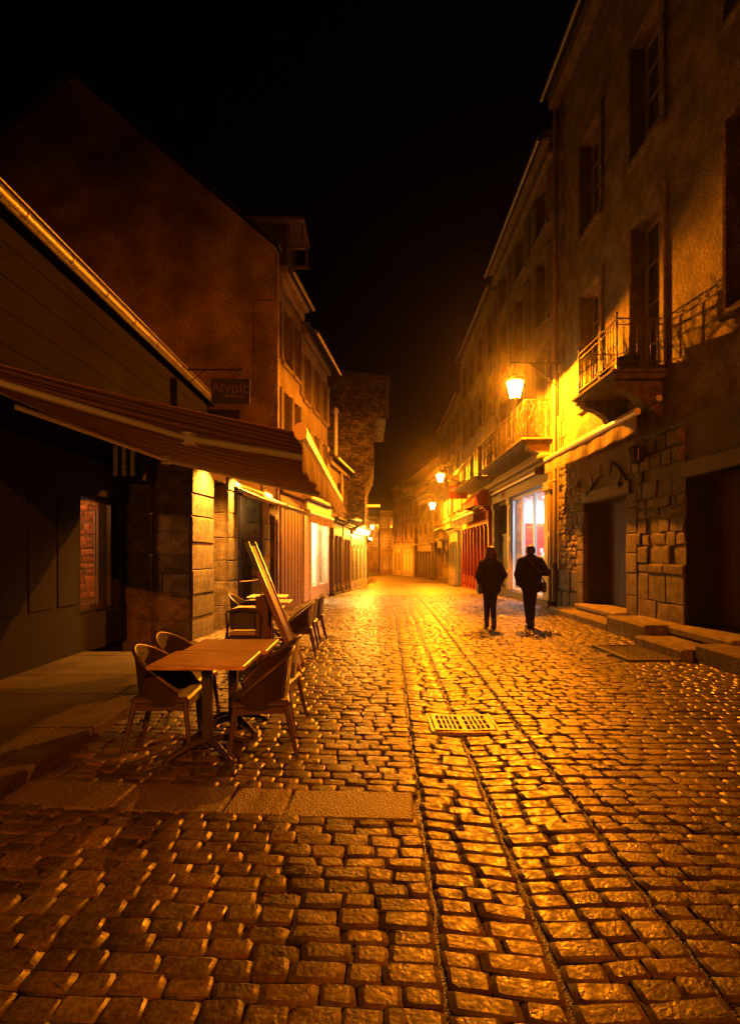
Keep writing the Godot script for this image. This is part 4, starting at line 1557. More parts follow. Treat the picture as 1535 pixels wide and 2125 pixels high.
	for dd in [10.6, 12.05]:
		b = B.new()
		b.extrude([Vector2(5.45, 4.83), Vector2(4.55, 4.83), Vector2(4.56, 4.72), Vector2(4.72, 4.66), Vector2(4.86, 4.6), Vector2(5.0, 4.5), Vector2(5.12, 4.32), Vector2(5.3, 4.26), Vector2(5.45, 4.1)], Transform3D(Basis.IDENTITY, V(0, 0, dd)), 0.24)
		mk(b, "bracket", M.stone1, bal)
	var runs = [[V(4.58, 5.0, 12.3), V(4.58, 5.0, 10.45), 15], [V(4.58, 5.0, 10.42), V(5.45, 5.0, 10.42), 7], [V(4.58, 5.0, 12.33), V(5.45, 5.0, 12.33), 7]]
	b = B.new()
	b.tube([Vector3.ZERO, Vector3(0, 0.68, 0)], 0.008, 0.008, 5)
	b.lathe([[0.008, 0.3], [0.018, 0.33], [0.008, 0.36]], Vector3.ZERO, 6)
	var bar = b.mesh()
	for q in runs:
		b = B.new()
		for hh in [0.04, 0.17, 0.84, 0.96]:
			b.tube([q[0] + Vector3(0, hh, 0), q[1] + Vector3(0, hh, 0)], 0.013 if hh > 0.9 else 0.009, 0.013 if hh > 0.9 else 0.009, 5)
		mk(b, "rail", M.iron_paint, bal)
		for i in q[2] + 1:
			piece(bar, "baluster", M.iron_paint, bal, Transform3D(Basis.IDENTITY, q[0].lerp(q[1], float(i) / q[2]) + Vector3(0, 0.165, 0)))
		b = B.new()
		for i in q[2]:
			var at: Vector3 = q[0].lerp(q[1], (i + 0.5) / q[2])
			for hh in [0.105, 0.9]:
				var p = []
				for s in 9:
					var a = TAU * s / 8.0
					p.append(at + Vector3(0, hh, 0) + (q[1] - q[0]).normalized() * cos(a) * 0.05 + Vector3(0, sin(a) * 0.052, 0))
				b.tube(p, 0.006, 0.006, 4)
		mk(b, "scrollwork", M.iron_paint, bal)
	b = B.new()
	for q in [V(4.58, 5.0, 12.32), V(4.58, 5.0, 10.43)]:
		b.tube([q - Vector3(0, 0.02, 0), q + Vector3(0, 1.04, 0)], 0.016, 0.016, 6)
		b.ball(q + Vector3(0, 1.06, 0), Vector3(0.03, 0.03, 0.03), 8, 5)
	mk(b, "corner_post", M.iron_paint, bal)
	for c in t.get_children():
		c.position += off

	# --- steps before the stone house
	t = thing("stone_steps", "worn granite steps along the foot of the stone house", "steps", V(5.0, 0.05, 11.5))
	off = -t.position
	for q in [[4.72, 5.44, 11.22, 13.0, -0.2, 0.2], [4.74, 5.44, 13.02, 14.95, -0.2, 0.19], [4.7, 5.44, 9.62, 11.2, -0.2, 0.36], [4.5, 5.44, 8.1, 9.6, -0.2, 0.2], [4.66, 5.44, 6.5, 8.08, -0.2, 0.3], [5.16, 6.0, 11.86, 14.24, 0.21, 0.335], [5.1, 6.0, 7.9, 9.7, 0.21, 0.36]]:
		b = B.new()
		b.cbox(V((q[0] + q[1]) / 2.0, (q[4] + q[5]) / 2.0, (q[2] + q[3]) / 2.0), Vector3(q[1] - q[0], q[5] - q[4], q[3] - q[2] - 0.01), 0.03)
		mk(b, "step", M["stone%d" % (int(q[2] * 7) % 3 + 1)], t)
	for c in t.get_children():
		c.position += off

	# --- the house with the boutique
	f = street_face(5.45, 16.4, 5.55, 24.6)
	t = thing("boutique_house", "tall house above the brightly lit clothes boutique with a scrolled iron balcony", "house", V(5.45, 0, 20))
	off = -t.position
	wins = [[17.2, 18.4, 5.05, 7.9], [19.9, 21.1, 5.05, 7.9], [22.6, 23.8, 5.05, 7.9], [17.2, 18.4, 8.9, 11.0], [19.9, 21.1, 8.9, 11.0], [22.6, 23.8, 8.9, 11.0], [17.2, 18.4, 11.8, 13.2], [19.9, 21.1, 11.8, 13.2], [22.6, 23.8, 11.8, 13.2]]
	var shop = [[17.0, 21.3, 0.22, 3.68], [21.8, 24.2, 0.0, 3.6]]
	wall(t, f, -1.2, 14.0, wins + shop, M.plaster, 0.35)
	for h in wins:
		window(t, f, h, {"cols": 2, "rows": 4, "back": -0.24})
		trim(t, f, h, 0.15, M.stone3)
		if h[2] > 8.0:
			shutter(t, f, h[0] - 0.62, h[0] - 0.17, h[2], h[3], M.shutter)
			shutter(t, f, h[1] + 0.17, h[1] + 0.62, h[2], h[3], M.shutter)
	b = B.new()
	fbox(b, f, 16.4, 24.6, 13.3, 13.7, 0.0, 0.22, 0.04)
	fbox(b, f, 16.4, 24.6, 13.7, 14.0, 0.0, 0.42, 0.05)
	mk(b, "cornice", M.stone3, t)
	roof(t, f, 14.1, 4.0, 3.6, 0.45)
	# timber shopfront casing
	b = B.new()
	fbox(b, f, 16.42, 24.58, -0.8, 0.2, 0.0, 0.27)
	mk(b, "plinth", M.stone1, t)
	var m: Material = M.ochre_paint
	b = B.new()
	fbox(b, f, 16.42, 24.58, 3.72, 4.22, 0.0, 0.22)
	fbox(b, f, 16.38, 24.6, 4.22, 4.36, 0.0, 0.34, 0.03)
	fbox(b, f, 16.36, 24.62, 4.36, 4.52, 0.0, 0.52, 0.04)
	fbox(b, f, 16.4, 24.6, 4.52, 4.8, 0.0, 0.16)
	var sf = mk(b, "shopfront", m, t)
	for q in [[16.42, 16.98], [21.32, 21.78], [24.22, 24.58]]:
		b = B.new()
		fbox(b, f, q[0], q[1], 0.2, 3.72, 0.0, 0.2, 0.01)
		fbox(b, f, q[0] + 0.1, q[1] - 0.1, 1.2, 2.1, 0.2, 0.225, 0.01)
		fbox(b, f, q[0] + 0.1, q[1] - 0.1, 2.25, 3.3, 0.2, 0.225, 0.01)
		fbox(b, f, q[0] - 0.02, q[1] + 0.02, 0.202, 0.95, 0.0, 0.245, 0.015)
		fbox(b, f, q[0] - 0.03, q[1] + 0.03, 3.45, 3.718, 0.0, 0.25, 0.02)
		mk(b, "pilaster", m, sf)
	b = B.new()
	b.extrude([Vector2(0.0, 4.83), Vector2(0.8, 4.83), Vector2(0.78, 4.7), Vector2(0.6, 4.62), Vector2(0.42, 4.56), Vector2(0.3, 4.525), Vector2(0.0, 4.525)], Transform3D(Basis(f.n, Vector3.UP, f.u), fp(f, 16.75, 0)), 0.34)
	mk(b, "console", m, sf)
	b = B.new()
	for q in [[17.0, 17.07], [18.32, 18.46], [19.78, 19.92], [21.22, 21.3]]:
		fbox(b, f, q[0], q[1], 0.24, 3.66, 0.04, 0.12)
	fbox(b, f, 17.07, 21.22, 3.58, 3.66, 0.041, 0.119)
	fbox(b, f, 17.07, 21.22, 0.22, 0.3, 0.041, 0.119)
	var wf = mk(b, "window_frame", M.grey_paint, sf)
	for q in [[17.07, 18.32], [18.46, 19.78], [19.92, 21.22]]:
		b = B.new()
		fbox(b, f, q[0], q[1], 0.3, 3.58, 0.07, 0.076)
		mk(b, "pane", M.clear, wf)
	# side door with a barred fanlight
	b = B.new()
	fbox(b, f, 21.8, 24.2, 0.0, 2.3, -0.2, -0.14)
	for q in [21.95, 23.1]:
		fbox(b, f, q, q + 0.9, 0.25, 1.0, -0.14, -0.11, 0.01)
		fbox(b, f, q, q + 0.9, 1.2, 2.1, -0.14, -0.11, 0.01)
	fbox(b, f, 21.8, 24.2, 2.3, 2.42, -0.22, -0.1)
	var dr = mk(b, "side_door", M.brown_wood, sf)
	for i in 9:
		b = B.new()
		fbox(b, f, 21.95 + i * 0.26, 21.975 + i * 0.26, 2.42, 3.6, -0.16, -0.135)
		mk(b, "grille_bar", M.iron_paint, dr)
	b = B.new()
	fbox(b, f, 21.8, 24.2, 2.42, 3.6, -0.24, -0.23)
	mk(b, "pane", M.pane, dr)
	b = B.new()
	fbox(b, f, 21.8, 24.2, 0.0, 3.6, -0.4, -0.34)
	mk(b, "inner_wall", M.plaster, dr)
	# awning cassette
	b = B.new()
	b.tube([fp(f, 17.0, 4.06, 0.42), fp(f, 23.6, 4.06, 0.42)], 0.045, 0.045, 8)
	b.tube([fp(f, 17.0, 4.14, 0.3), fp(f, 23.6, 4.14, 0.3)], 0.07, 0.07, 8)
	mk(b, "awning_cassette", M.alu, sf)
	for q in [16.98, 23.6]:
		b = B.new()
		fbox(b, f, q, q + 0.05, 3.98, 4.21, 0.22, 0.48, 0.01)
		mk(b, "awning_bracket", m, sf)
	lettering("INA", 0.34, M.red_sign, sf, Transform3D(Basis(-f.u, Vector3.UP, f.n), fp(f, 22.4, 3.93, 0.228)))
	# room of the boutique
	b = B.new()
	var wq = func(bb, p0, p1, y0, y1, o0, o1): fbox(bb, f, p0, p1, y0, y1, o0, o1)
	wq.call(b, 16.8, 21.6, 0.05, 0.2, -3.0, -0.36)
	wq.call(b, 16.8, 21.6, 3.7, 3.8, -3.0, -0.36)
	wq.call(b, 16.7, 16.8, 0.05, 3.8, -3.0, -0.36)
	wq.call(b, 16.8, 21.6, 2.75, 3.7, -3.0, -2.9)
	var rm = mk(b, "shop_room", M.white_wall, t)
	b = B.new()
	wq.call(b, 16.8, 21.6, 0.2, 2.75, -3.0, -2.88)
	wq.call(b, 21.6, 21.7, 0.2, 2.75, -3.0, -0.36)
	mk(b, "red_wall", M.red_wall, rm)
	b = B.new()
	wq.call(b, 21.6, 21.7, 2.75, 3.8, -3.0, -0.36)
	mk(b, "end_wall", M.white_wall, rm)
	for q in [17.6, 19.1, 20.6]:
		b = B.new()
		wq.call(b, q - 0.3, q + 0.3, 3.66, 3.695, -1.5, -0.9)
		mk(b, "ceiling_light", M.white_glow, rm)
		panel_light(t, fp(f, q, 3.63, -1.2), Vector3(-0.25, -1, 0.0), Vector2(0.6, 0.6), 15.0, Color(0.86, 0.94, 1.0))
	# balcony of scrolled panels
	b = B.new()
	fbox(b, f, 16.5, 23.2, 4.84, 4.93, 0.0, 0.95)
	fbox(b, f, 16.45, 23.25, 4.93, 5.0, 0.0, 1.0, 0.015)
	bal = mk(b, "balcony", M.stone2, t)
	railing(bal, fp(f, 16.55, 5.0, 0.93), fp(f, 23.15, 5.0, 0.93), 9, 1.12)
	railing(bal, fp(f, 16.55, 5.0, 0.93), fp(f, 16.55, 5.0, 0.02), 2, 1.12)
	railing(bal, fp(f, 23.15, 5.0, 0.93), fp(f, 23.15, 5.0, 0.02), 2, 1.12)
	for c in t.get_children():
		c.position += off

# ---------------------------------------------------------------- right side, farther
func build_right_far():
	var f = street_face(5.55, 24.7, 5.65, 34.4)
	var t = terrace_house("tall house above the dark red shopfront", f, -0.45, 13.6, {"first": 4.6, "floors": 3, "bays": 4, "ww": 1.1, "shutters": true, "mat": M.plaster})
	var off: Vector3 = -t.position
	shopfront(t, f, 25.0, 32.6, -0.35, 3.5, 8, M.red_paint, {"deep": 0.3, "riser": 0.75}).position = off
	var b = B.new()
	fbox(b, f, 24.9, 31.4, 4.86, 4.95, 0.0, 0.98)
	fbox(b, f, 24.85, 31.45, 4.95, 5.02, 0.0, 1.03, 0.015)
	var bal = mk(b, "balcony", M.stone3, t)
	bal.position = off
	railing(bal, fp(f, 24.95, 5.02, 0.95), fp(f, 31.35, 5.02, 0.95), 9, 1.0)
	railing(bal, fp(f, 24.95, 5.02, 0.95), fp(f, 24.95, 5.02, 0.02), 2, 1.0)
	railing(bal, fp(f, 31.35, 5.02, 0.95), fp(f, 31.35, 5.02, 0.02), 2, 1.0)
	downpipe(t, f, 34.2, -0.5, 13.0).position = off
	b = B.new()
	for i in 8:
		var a0 = PI / 2 * i / 8.0
		var a1 = PI / 2 * (i + 1) / 8.0
		var q = [fp(f, 25.1, 3.75 + sin(a0) * 0.75, 0.3 + cos(a0) * 0.6), fp(f, 28.2, 3.75 + sin(a0) * 0.75, 0.3 + cos(a0) * 0.6), fp(f, 28.2, 3.75 + sin(a1) * 0.75, 0.3 + cos(a1) * 0.6), fp(f, 25.1, 3.75 + sin(a1) * 0.75, 0.3 + cos(a1) * 0.6)]
		b.quad(q[0], q[1], q[2], q[3], f.n)
		for e in [0, 1]:
			b.tri(q[0] if e == 0 else q[1], q[3] if e == 0 else q[2], fp(f, 25.1 if e == 0 else 28.2, 3.75, 0.3), -f.u if e == 0 else f.u)
	mk(b, "rounded_canopy", M.red_sign, t).position = off
	# cream shop row
	f = street_face(5.65, 34.5, 5.95, 48.0)
	t = terrace_house("house above the pale yellow shopfronts", f, -0.7, 11.7, {"first": 3.9, "floors": 3, "bays": 5, "ww": 1.1, "shutters": true, "mat": M.cream})
	off = -t.position
	shopfront(t, f, 34.8, 39.0, -0.6, 2.9, 4, M.cream_paint, {"deep": 0.25, "riser": 0.7, "pane": M.cream_blind}).position = off
	shopfront(t, f, 39.6, 43.4, -0.7, 3.1, 3, M.cream, {"deep": 0.3, "riser": 0.5, "pane": M.cream_blind}).position = off
	shopfront(t, f, 44.0, 47.6, -0.8, 2.6, 3, M.brown_wood, {"deep": 0.25}).position = off
	b = B.new()
	fbox(b, f, 39.4, 43.6, 3.3, 3.42, 0.0, 0.9, 0.03)
	fbox(b, f, 35.0, 38.8, 3.15, 3.25, 0.0, 0.7, 0.03)
	mk(b, "canopy", M.cream_paint, t).position = off
	downpipe(t, f, 39.3, -0.8, 11.0).position = off
	# darker house standing forward
	f = street_face(5.5, 48.2, 4.7, 55.0)
	t = terrace_house("dark house with a steep roof beyond the pale shops", f, -0.75, 7.0, {"first": 2.9, "floors": 2, "bays": 3, "ww": 0.9, "mat": M.plaster_grey, "rise": 4.0})
	off = -t.position
	shopfront(t, f, 48.6, 54.6, -0.7, 2.3, 5, M.dark_wood).position = off

# ---------------------------------------------------------------- the end of the street
func half_timber(t: Node3D, f: Dictionary, y0: float, y1: float, n: int, off: Vector3, m: Material):
	for i in n + 1:
		var p: float = lerpf(f.p0, f.p1, float(i) / n)
		var k: float = absf(f.p1 - f.p0) / f.len
		var b = B.new()
		fbox(b, f, p - 0.07 * k, p + 0.07 * k, y0, y1, 0.002, 0.05)
		mk(b, "timber", m, t).position = off
	for y in [y0, (y0 + y1) / 2.0, y1 - 0.1]:
		var b = B.new()
		fbox(b, f, f.p0, f.p1, y, y + 0.15, 0.001, 0.062)
		mk(b, "timber", m, t).position = off

func build_street_end():
	# narrow half-timbered pair on the right of the bend
	var f = street_face(4.4, 55.4, 3.5, 59.0)
	var t = terrace_house("half-timbered house with a pale shopfront at the bend", f, -0.75, 7.6, {"first": 2.6, "floors": 2, "bays": 2, "ww": 0.8, "mat": M.cream, "band": false})
	var off: Vector3 = -t.position
	half_timber(t, f, 2.6, 7.0, 6, off, M.timber)
	shopfront(t, f, 55.6, 58.8, -0.7, 2.1, 3, M.cream_paint, {"pane": M.cream_blind}).position = off
	f = street_face(3.4, 59.2, 2.6, 62.0)
	t = terrace_house("narrow timbered house with pale panels at the bend", f, -0.75, 8.8, {"first": 2.7, "floors": 3, "bays": 2, "ww": 0.6, "mat": M.cream, "band": false})
	off = -t.position
	half_timber(t, f, 2.7, 8.2, 5, off, M.timber)
	shopfront(t, f, 59.3, 61.8, -0.7, 2.2, 2, M.cream_paint).position = off
	# houses that close the view
	f = cross_face(1.1, 3.0, 62.4)
	t = terrace_house("brown house with two rows of windows closing the street", f, -0.75, 6.4, {"first": 1.9, "floors": 2, "bays": 2, "ww": 0.6, "mat": M.plaster, "rise": 2.6})
	off = -t.position
	shopfront(t, f, 1.3, 2.9, -0.7, 1.8, 2, M.brown_wood).position = off
	f = cross_face(-1.5, 1.0, 63.5)
	t = terrace_house("far brown house behind the two small lanterns", f, -0.75, 5.8, {"first": 1.9, "floors": 2, "bays": 3, "ww": 0.6, "mat": M.plaster, "rise": 2.6})
	# left side beyond the jettied house
	f = street_face(-0.6, 34.2, -0.2, 46.0)
	t = terrace_house("timbered house beyond the jettied stone house", f, -0.7, 7.4, {"first": 2.9, "floors": 2, "bays": 4, "ww": 0.9, "mat": M.plaster})
	off = -t.position
	half_timber(t, f, 2.9, 6.9, 8, off, M.timber)
	shopfront(t, f, 35.0, 45.0, -0.7, 2.4, 6, M.brown_wood).position = off
	f = street_face(-0.95, 46.4, -0.85, 62.0)
	t = terrace_house("last house on the terrace side before the bend", f, -0.75, 6.2, {"first": 2.8, "floors": 2, "bays": 5, "ww": 0.9, "mat": M.plaster})

# ---------------------------------------------------------------- awnings
func awning(label: String, f: Dictionary, p0: float, p1: float, o: Dictionary) -> Node3D:
	# o: y_wall, y_bar, out_wall, out_bar, bands, mats [a, b], drop (valance), scallop, arms
	var t = thing("awning", label, "awning", fp(f, (p0 + p1) / 2.0, o.y_wall, o.out_wall))
	var off: Vector3 = -t.position
	var n: int = o.bands
	var parts = [B.new(), B.new()]
	for i in n:
		var b: B = parts[i % 2]
		var a: float = lerpf(p0, p1, float(i) / n)
		var e: float = lerpf(p0, p1, float(i + 1) / n)
		for j in 6:
			var q = []
			for c in [[a, j], [e, j], [e, j + 1], [a, j + 1]]:
				var s: float = c[1] / 6.0
				q.append(fp(f, c[0], lerpf(o.y_wall, o.y_bar, s) - sin(s * PI) * (o.get("sag", 0.05) + 0.018 * sin(c[0] * 5.0) + 0.01 * sin(c[0] * 13.0 + s * 4.0)), lerpf(o.out_wall, o.out_bar, s)))
			b.quad(q[0], q[1], q[2], q[3], Vector3.UP)
			for k in 4:
				q[k] -= Vector3(0, 0.006, 0)
			b.quad(q[0], q[1], q[2], q[3], Vector3.DOWN)
	mk(parts[0], "fabric", o.mats[0], t)
	mk(parts[1], "fabric_stripe", o.mats[1], t)
	var b = B.new()
	var prof = []
	for i in 10:
		var a = TAU * i / 10.0
		prof.append(Vector2(o.out_bar + 0.03 + cos(a) * 0.05, o.y_bar + sin(a) * 0.065))
	var mid = fp(f, (p0 + p1) / 2.0, 0)
	var long: float = absf(p1 - p0) * f.len / absf(f.p1 - f.p0)
	b.extrude(prof, Transform3D(Basis(f.n, Vector3.UP, f.u), mid), long)
	mk(b, "front_bar", M.alu, t)
	for e in [-1, 1]:
		b = B.new()
		var cp = []
		for i in 12:
			var a = TAU * i / 12.0
			cp.append(Vector2(o.out_bar + 0.03 + cos(a) * 0.052, o.y_bar + sin(a) * 0.068))
		b.extrude(cp, Transform3D(Basis(f.n, Vector3.UP, f.u), mid + f.u * e * (long / 2.0 + 0.012)), 0.022)
		mk(b, "end_cap", M.arm_paint, t)
	# valance: narrow hanging tongues with a little wave
	var m = int(long / o.get("tongue", 0.09))
	var vs = [B.new(), B.new()]
	for i in m:
		var a: float = lerpf(p0, p1, float(i) / m)
		var e: float = lerpf(p0, p1, float(i + 1) / m)
		var w0 = 0.018 * sin(i * 0.9) + 0.02 * sin(i * 0.23)
		var w1 = 0.018 * sin((i + 1) * 0.9) + 0.02 * sin((i + 1) * 0.23)
		var y1: float = o.y_bar - 0.05
		var y0: float = y1 - o.drop
		var b2: B = vs[i % 2]
		var tip: float = o.get("scallop", 0.03)
		for th in [0.0, 0.004]:
			var dir: Vector3 = f.n if th > 0.0 else -f.n
			b2.quad(fp(f, a, y1, o.out_bar + 0.04 + th), fp(f, e, y1, o.out_bar + 0.04 + th), fp(f, e, y0, o.out_bar + 0.04 + w1 + th), fp(f, a, y0, o.out_bar + 0.04 + w0 + th), dir)
			b2.tri(fp(f, a, y0, o.out_bar + 0.04 + w0 + th), fp(f, e, y0, o.out_bar + 0.04 + w1 + th), fp(f, (a + e) / 2.0, y0 - tip, o.out_bar + 0.04 + (w0 + w1) / 2.0 + th), dir)
	var va = mk(vs[0], "valance", o.get("vmat", M.valance), t)
	mk(vs[1], "valance_stripe", o.get("vmat2", M.valance2), va).set_meta("kind", "stuff")
	va.set_meta("kind", "stuff")
	b = B.new()
	b.tube([fp(f, p0, o.y_wall + 0.03, o.out_wall), fp(f, p1, o.y_wall + 0.03, o.out_wall)], 0.06, 0.06, 8)
	mk(b, "roller", M.alu, t)
	for q in o.get("arms", []):
		b = B.new()
		for s in 2:
			b.tube([q[s], q[s].lerp(q[s + 1], 0.5), q[s + 1]], 0.036, 0.03, 8)
		var am = mk(b, "folding_arm", M.arm_paint, t)
		b = B.new()
		b.lathe([[0.001, -0.06], [0.05, -0.06], [0.05, 0.06], [0.001, 0.06]], q[1], 8)
		for s in 3:
			b.box(q[1] + Vector3(0.0, -0.05 + 0.05 * s, 0), Vector3(0.12, 0.014, 0.12))
		mk(b, "elbow", M.arm_paint, am)
	for c in t.get_children():
		c.position += off
	return t

func build_awnings():
	var f = street_face(-4.4, -6.0, -4.4, 15.3)
	awning("large striped awning on folding arms over the terrace", f, 4.3, 9.9, {"y_wall": 3.5, "y_bar": 2.53, "out_wall": 0.05, "out_bar": 3.84, "bands": 56, "mats": [M.awning, M.awning_stripe], "drop": 0.24, "scallop": 0.035,
		"arms": [[V(-4.35, 3.38, 4.5), V(-1.78, 2.73, 5.55), V(-0.58, 2.46, 5.06)], [V(-4.35, 3.4, 6.9), V(-3.19, 3.06, 8.8), V(-0.6, 2.46, 8.9)]]})
	f = street_face(-2.96, 12.0, -2.64, 14.7)
	awning("smaller dark awning between the floodlit pillars and the easel", f, 12.0, 14.7, {"y_wall": 3.05, "y_bar": 2.46, "out_wall": 0.05, "out_bar": 1.65, "bands": 26, "mats": [M.awning_stripe, M.awning], "drop": 0.14, "vmat": M.awning,
		"arms": [[fp(f, 12.5, 2.92, 0.1), fp(f, 13.1, 2.66, 0.9), fp(f, 12.35, 2.42, 1.62)], [fp(f, 13.9, 2.92, 0.1), fp(f, 14.5, 2.66, 0.9), fp(f, 13.8, 2.42, 1.62)]]})
	f = street_face(5.45, -6.0, 5.45, 16.3)
	awning("half-rolled awning with a frilled valance over the dark doorway", f, 10.3, 15.7, {"y_wall": 4.42, "y_bar": 4.2, "out_wall": 0.15, "out_bar": 0.52, "bands": 40, "mats": [M.awning, M.awning_stripe], "drop": 0.3, "tongue": 0.12, "scallop": 0.05, "sag": 0.0})
	f = street_face(5.55, 24.7, 5.65, 34.4)
	awning("half-rolled awning with a pointed valance over the red shop", f, 26.0, 33.0, {"y_wall": 3.82, "y_bar": 3.52, "out_wall": 0.42, "out_bar": 0.75, "bands": 20, "mats": [M.awning, M.awning_stripe], "drop": 0.34, "tongue": 0.22, "scallop": 0.09, "sag": 0.0})
	f = street_face(-0.6, 34.2, -0.2, 46.0)
	awning("far awning with pale stripes beside the small lanterns", f, 35.0, 38.5, {"y_wall": 3.95, "y_bar": 3.35, "out_wall": 0.1, "out_bar": 1.0, "bands": 12, "mats": [M.cream_paint, M.ochre_paint], "drop": 0.2, "tongue": 0.2})

# ---------------------------------------------------------------- terrace furniture
func make_chair() -> Node3D:
	var t = thing("rattan_chair", "", "chair")
	# seat
	var b = B.new()
	b.cbox(Vector3(0, 0.415, 0.01), Vector3(0.46, 0.05, 0.45), 0.02)
	var seat = mk(b, "seat", M.rattan_rim, t)
	b = B.new()
	b.quad_uv([Vector3(-0.21, 0.4425, -0.2), Vector3(0.21, 0.4425, -0.2), Vector3(0.21, 0.4425, 0.22), Vector3(-0.21, 0.4425, 0.22)], [Vector2(0, 0), Vector2(9, 0), Vector2(9, 9), Vector2(0, 9)], Vector3.UP)
	mk(b, "seat_weave", M.rattan, seat)
	b = B.new()
	for s in [-1, 1]:
		b.box(Vector3(s * 0.205, 0.365, 0.01), Vector3(0.022, 0.05, 0.4))
		b.box(Vector3(0, 0.365, 0.01 + s * 0.195), Vector3(0.388, 0.05, 0.022))
	mk(b, "apron", M.rattan_rim, t)
	# wrapped tub back
	b = B.new()
	b.with_uv = true
	var n = 22
	var rows = 6
	var rim = []
	for i in n + 1:
		rim.append(tub(i, n, 1.0, 0.0))
	for i in n:
		for j in rows:
			for side in [0.0, -0.016]:
				var q = [tub(i, n, float(j) / rows, side), tub(i + 1, n, float(j) / rows, side), tub(i + 1, n, float(j + 1) / rows, side), tub(i, n, float(j + 1) / rows, side)]
				var c: Vector3 = (q[0] + q[2]) / 2.0
				var out = Vector3(c.x, 0, c.z - 0.02)
				b.quad_uv(q, [Vector2(i * 1.0, q[0].y / 0.0425), Vector2((i + 1) * 1.0, q[1].y / 0.0425), Vector2((i + 1) * 1.0, q[2].y / 0.0425), Vector2(i * 1.0, q[3].y / 0.0425)], out if side == 0.0 else -out)
	var back = mk(b, "backrest", M.rattan_back, t)
	b = B.new()
	b.tube(rim, 0.017, 0.017, 7)
	mk(b, "rim", M.rattan_rim, back)
	for l in [[-0.2, 0.2, -0.235, 0.245], [0.2, 0.2, 0.235, 0.245], [-0.2, -0.18, -0.25, -0.27], [0.2, -0.18, 0.25, -0.27]]:
		b = B.new()
		b.tube([Vector3(l[0], 0.42, l[1]), Vector3(l[2], 0.0, l[3])], 0.023, 0.016, 8)
		mk(b, "leg", M.rattan_rim, t)
	return t

func tub(i: int, n: int, s: float, inset: float) -> Vector3:
	var a = (float(i) / n * 2.0 - 1.0) * deg_to_rad(118.0)
	var top = 0.815 - 0.33 * pow(absf(a) / deg_to_rad(118.0), 1.7)
	var y = lerpf(0.38, top, s)
	var r = 0.235 + 0.045 * s + inset
	return Vector3(sin(a) * r * 1.02, y, -cos(a) * r + 0.03)

func make_table() -> Node3D:
	var t = thing("cafe_table", "", "table")
	var b = B.new()
	var w = 0.715
	var l = 0.635
	var y1 = 0.75
	var y0 = 0.718
	var e = 0.006
	var c = [Vector2(-1, -1), Vector2(1, -1), Vector2(1, 1), Vector2(-1, 1)]
	var top = []
	var mid = []
	var low = []
	var tu = []
	for k in c:
		top.append(Vector3(k.x * (w / 2 - e), y1, k.y * (l / 2 - e)))
		mid.append(Vector3(k.x * w / 2, y1 - e, k.y * l / 2))
		low.append(Vector3(k.x * w / 2, y0, k.y * l / 2))
		tu.append(Vector2(k.x * 0.5 + 0.5, k.y * 0.45 + 0.5))
	b.quad_uv(top, tu, Vector3.UP)
	b.quad_uv(low, tu, Vector3.DOWN)
	for i in 4:
		var j = (i + 1) % 4
		var o: Vector3 = mid[i] + mid[j]
		o.y = 0
		b.quad_uv([mid[i], mid[j], top[j], top[i]], [tu[i], tu[j], tu[j], tu[i]], o + Vector3.UP * 0.5)
		b.quad_uv([low[i], low[j], mid[j], mid[i]], [tu[i], tu[j], tu[j] * 1.02, tu[i] * 1.02], o)
	mk(b, "table_top", M.table_wood, t)
	b = B.new()
	b.cbox(Vector3(0, 0.38, 0), Vector3(0.075, 0.66, 0.075), 0.008)
	b.box(Vector3(0, 0.706, 0), Vector3(0.4, 0.02, 0.4))
	mk(b, "column", M.iron_paint, t)
	for k in 4:
		var a = PI / 4 + k * PI / 2
		var d = Vector3(cos(a), 0, sin(a))
		b = B.new()
		b.tube([Vector3(0, 0.1, 0), d * 0.12 + Vector3(0, 0.095, 0), d * 0.24 + Vector3(0, 0.06, 0), d * 0.34 + Vector3(0, 0.02, 0)], 0.034, 0.02, 7)
		b.lathe([[0.001, 0.03], [0.03, 0.025], [0.032, 0.0]], d * 0.34, 8)
		mk(b, "foot", M.iron_paint, t)
	return t

func make_bistro_chair() -> Node3D:
	var t = thing("bistro_chair", "dark upright chair with a pale cushion behind the leaning easel", "chair")
	var b = B.new()
	b.cbox(Vector3(0, 0.43, 0.02), Vector3(0.46, 0.05, 0.45), 0.02)
	mk(b, "seat", M.rattan_dark, t)
	b = B.new()
	var poly = [Vector2(-0.22, 0.53), Vector2(0.22, 0.53), Vector2(0.24, 0.74)]
	for i in 9:
		var a = PI * i / 8.0
		poly.append(Vector2(cos(a) * 0.235, 0.76 + sin(a) * 0.07))
	poly.append(Vector2(-0.24, 0.74))
	b.extrude(poly, Transform3D(Basis(Vector3.RIGHT, 0.12), Vector3(0, 0, -0.13)), 0.025)
	var back = mk(b, "backrest", M.rattan_dark, t)
	b = B.new()
	var rim = []
	for i in 13:
		var a = PI * i / 12.0
		rim.append(Vector3(cos(a) * 0.24, 0.74 + sin(a) * 0.09, -0.225))
	b.tube(rim, 0.014, 0.014, 6)
	mk(b, "rim", M.rattan_rim, back)
	for l in [[-0.2, 0.2, -0.22, 0.23], [0.2, 0.2, 0.22, 0.23], [-0.22, -0.18, -0.23, -0.25], [0.22, -0.18, 0.23, -0.25]]:
		b = B.new()
		b.tube([Vector3(l[0], 0.43, l[1]), Vector3(l[2], 0.0, l[3])], 0.02, 0.015, 7)
		mk(b, "leg", M.rattan_dark, t)
	for s in [-1, 1]:
		b = B.new()
		b.tube([Vector3(s * 0.22, 0.43, -0.19), Vector3(s * 0.235, 0.76, -0.225)], 0.016, 0.014, 6)
		mk(b, "back_post", M.rattan_dark, t)
	return t

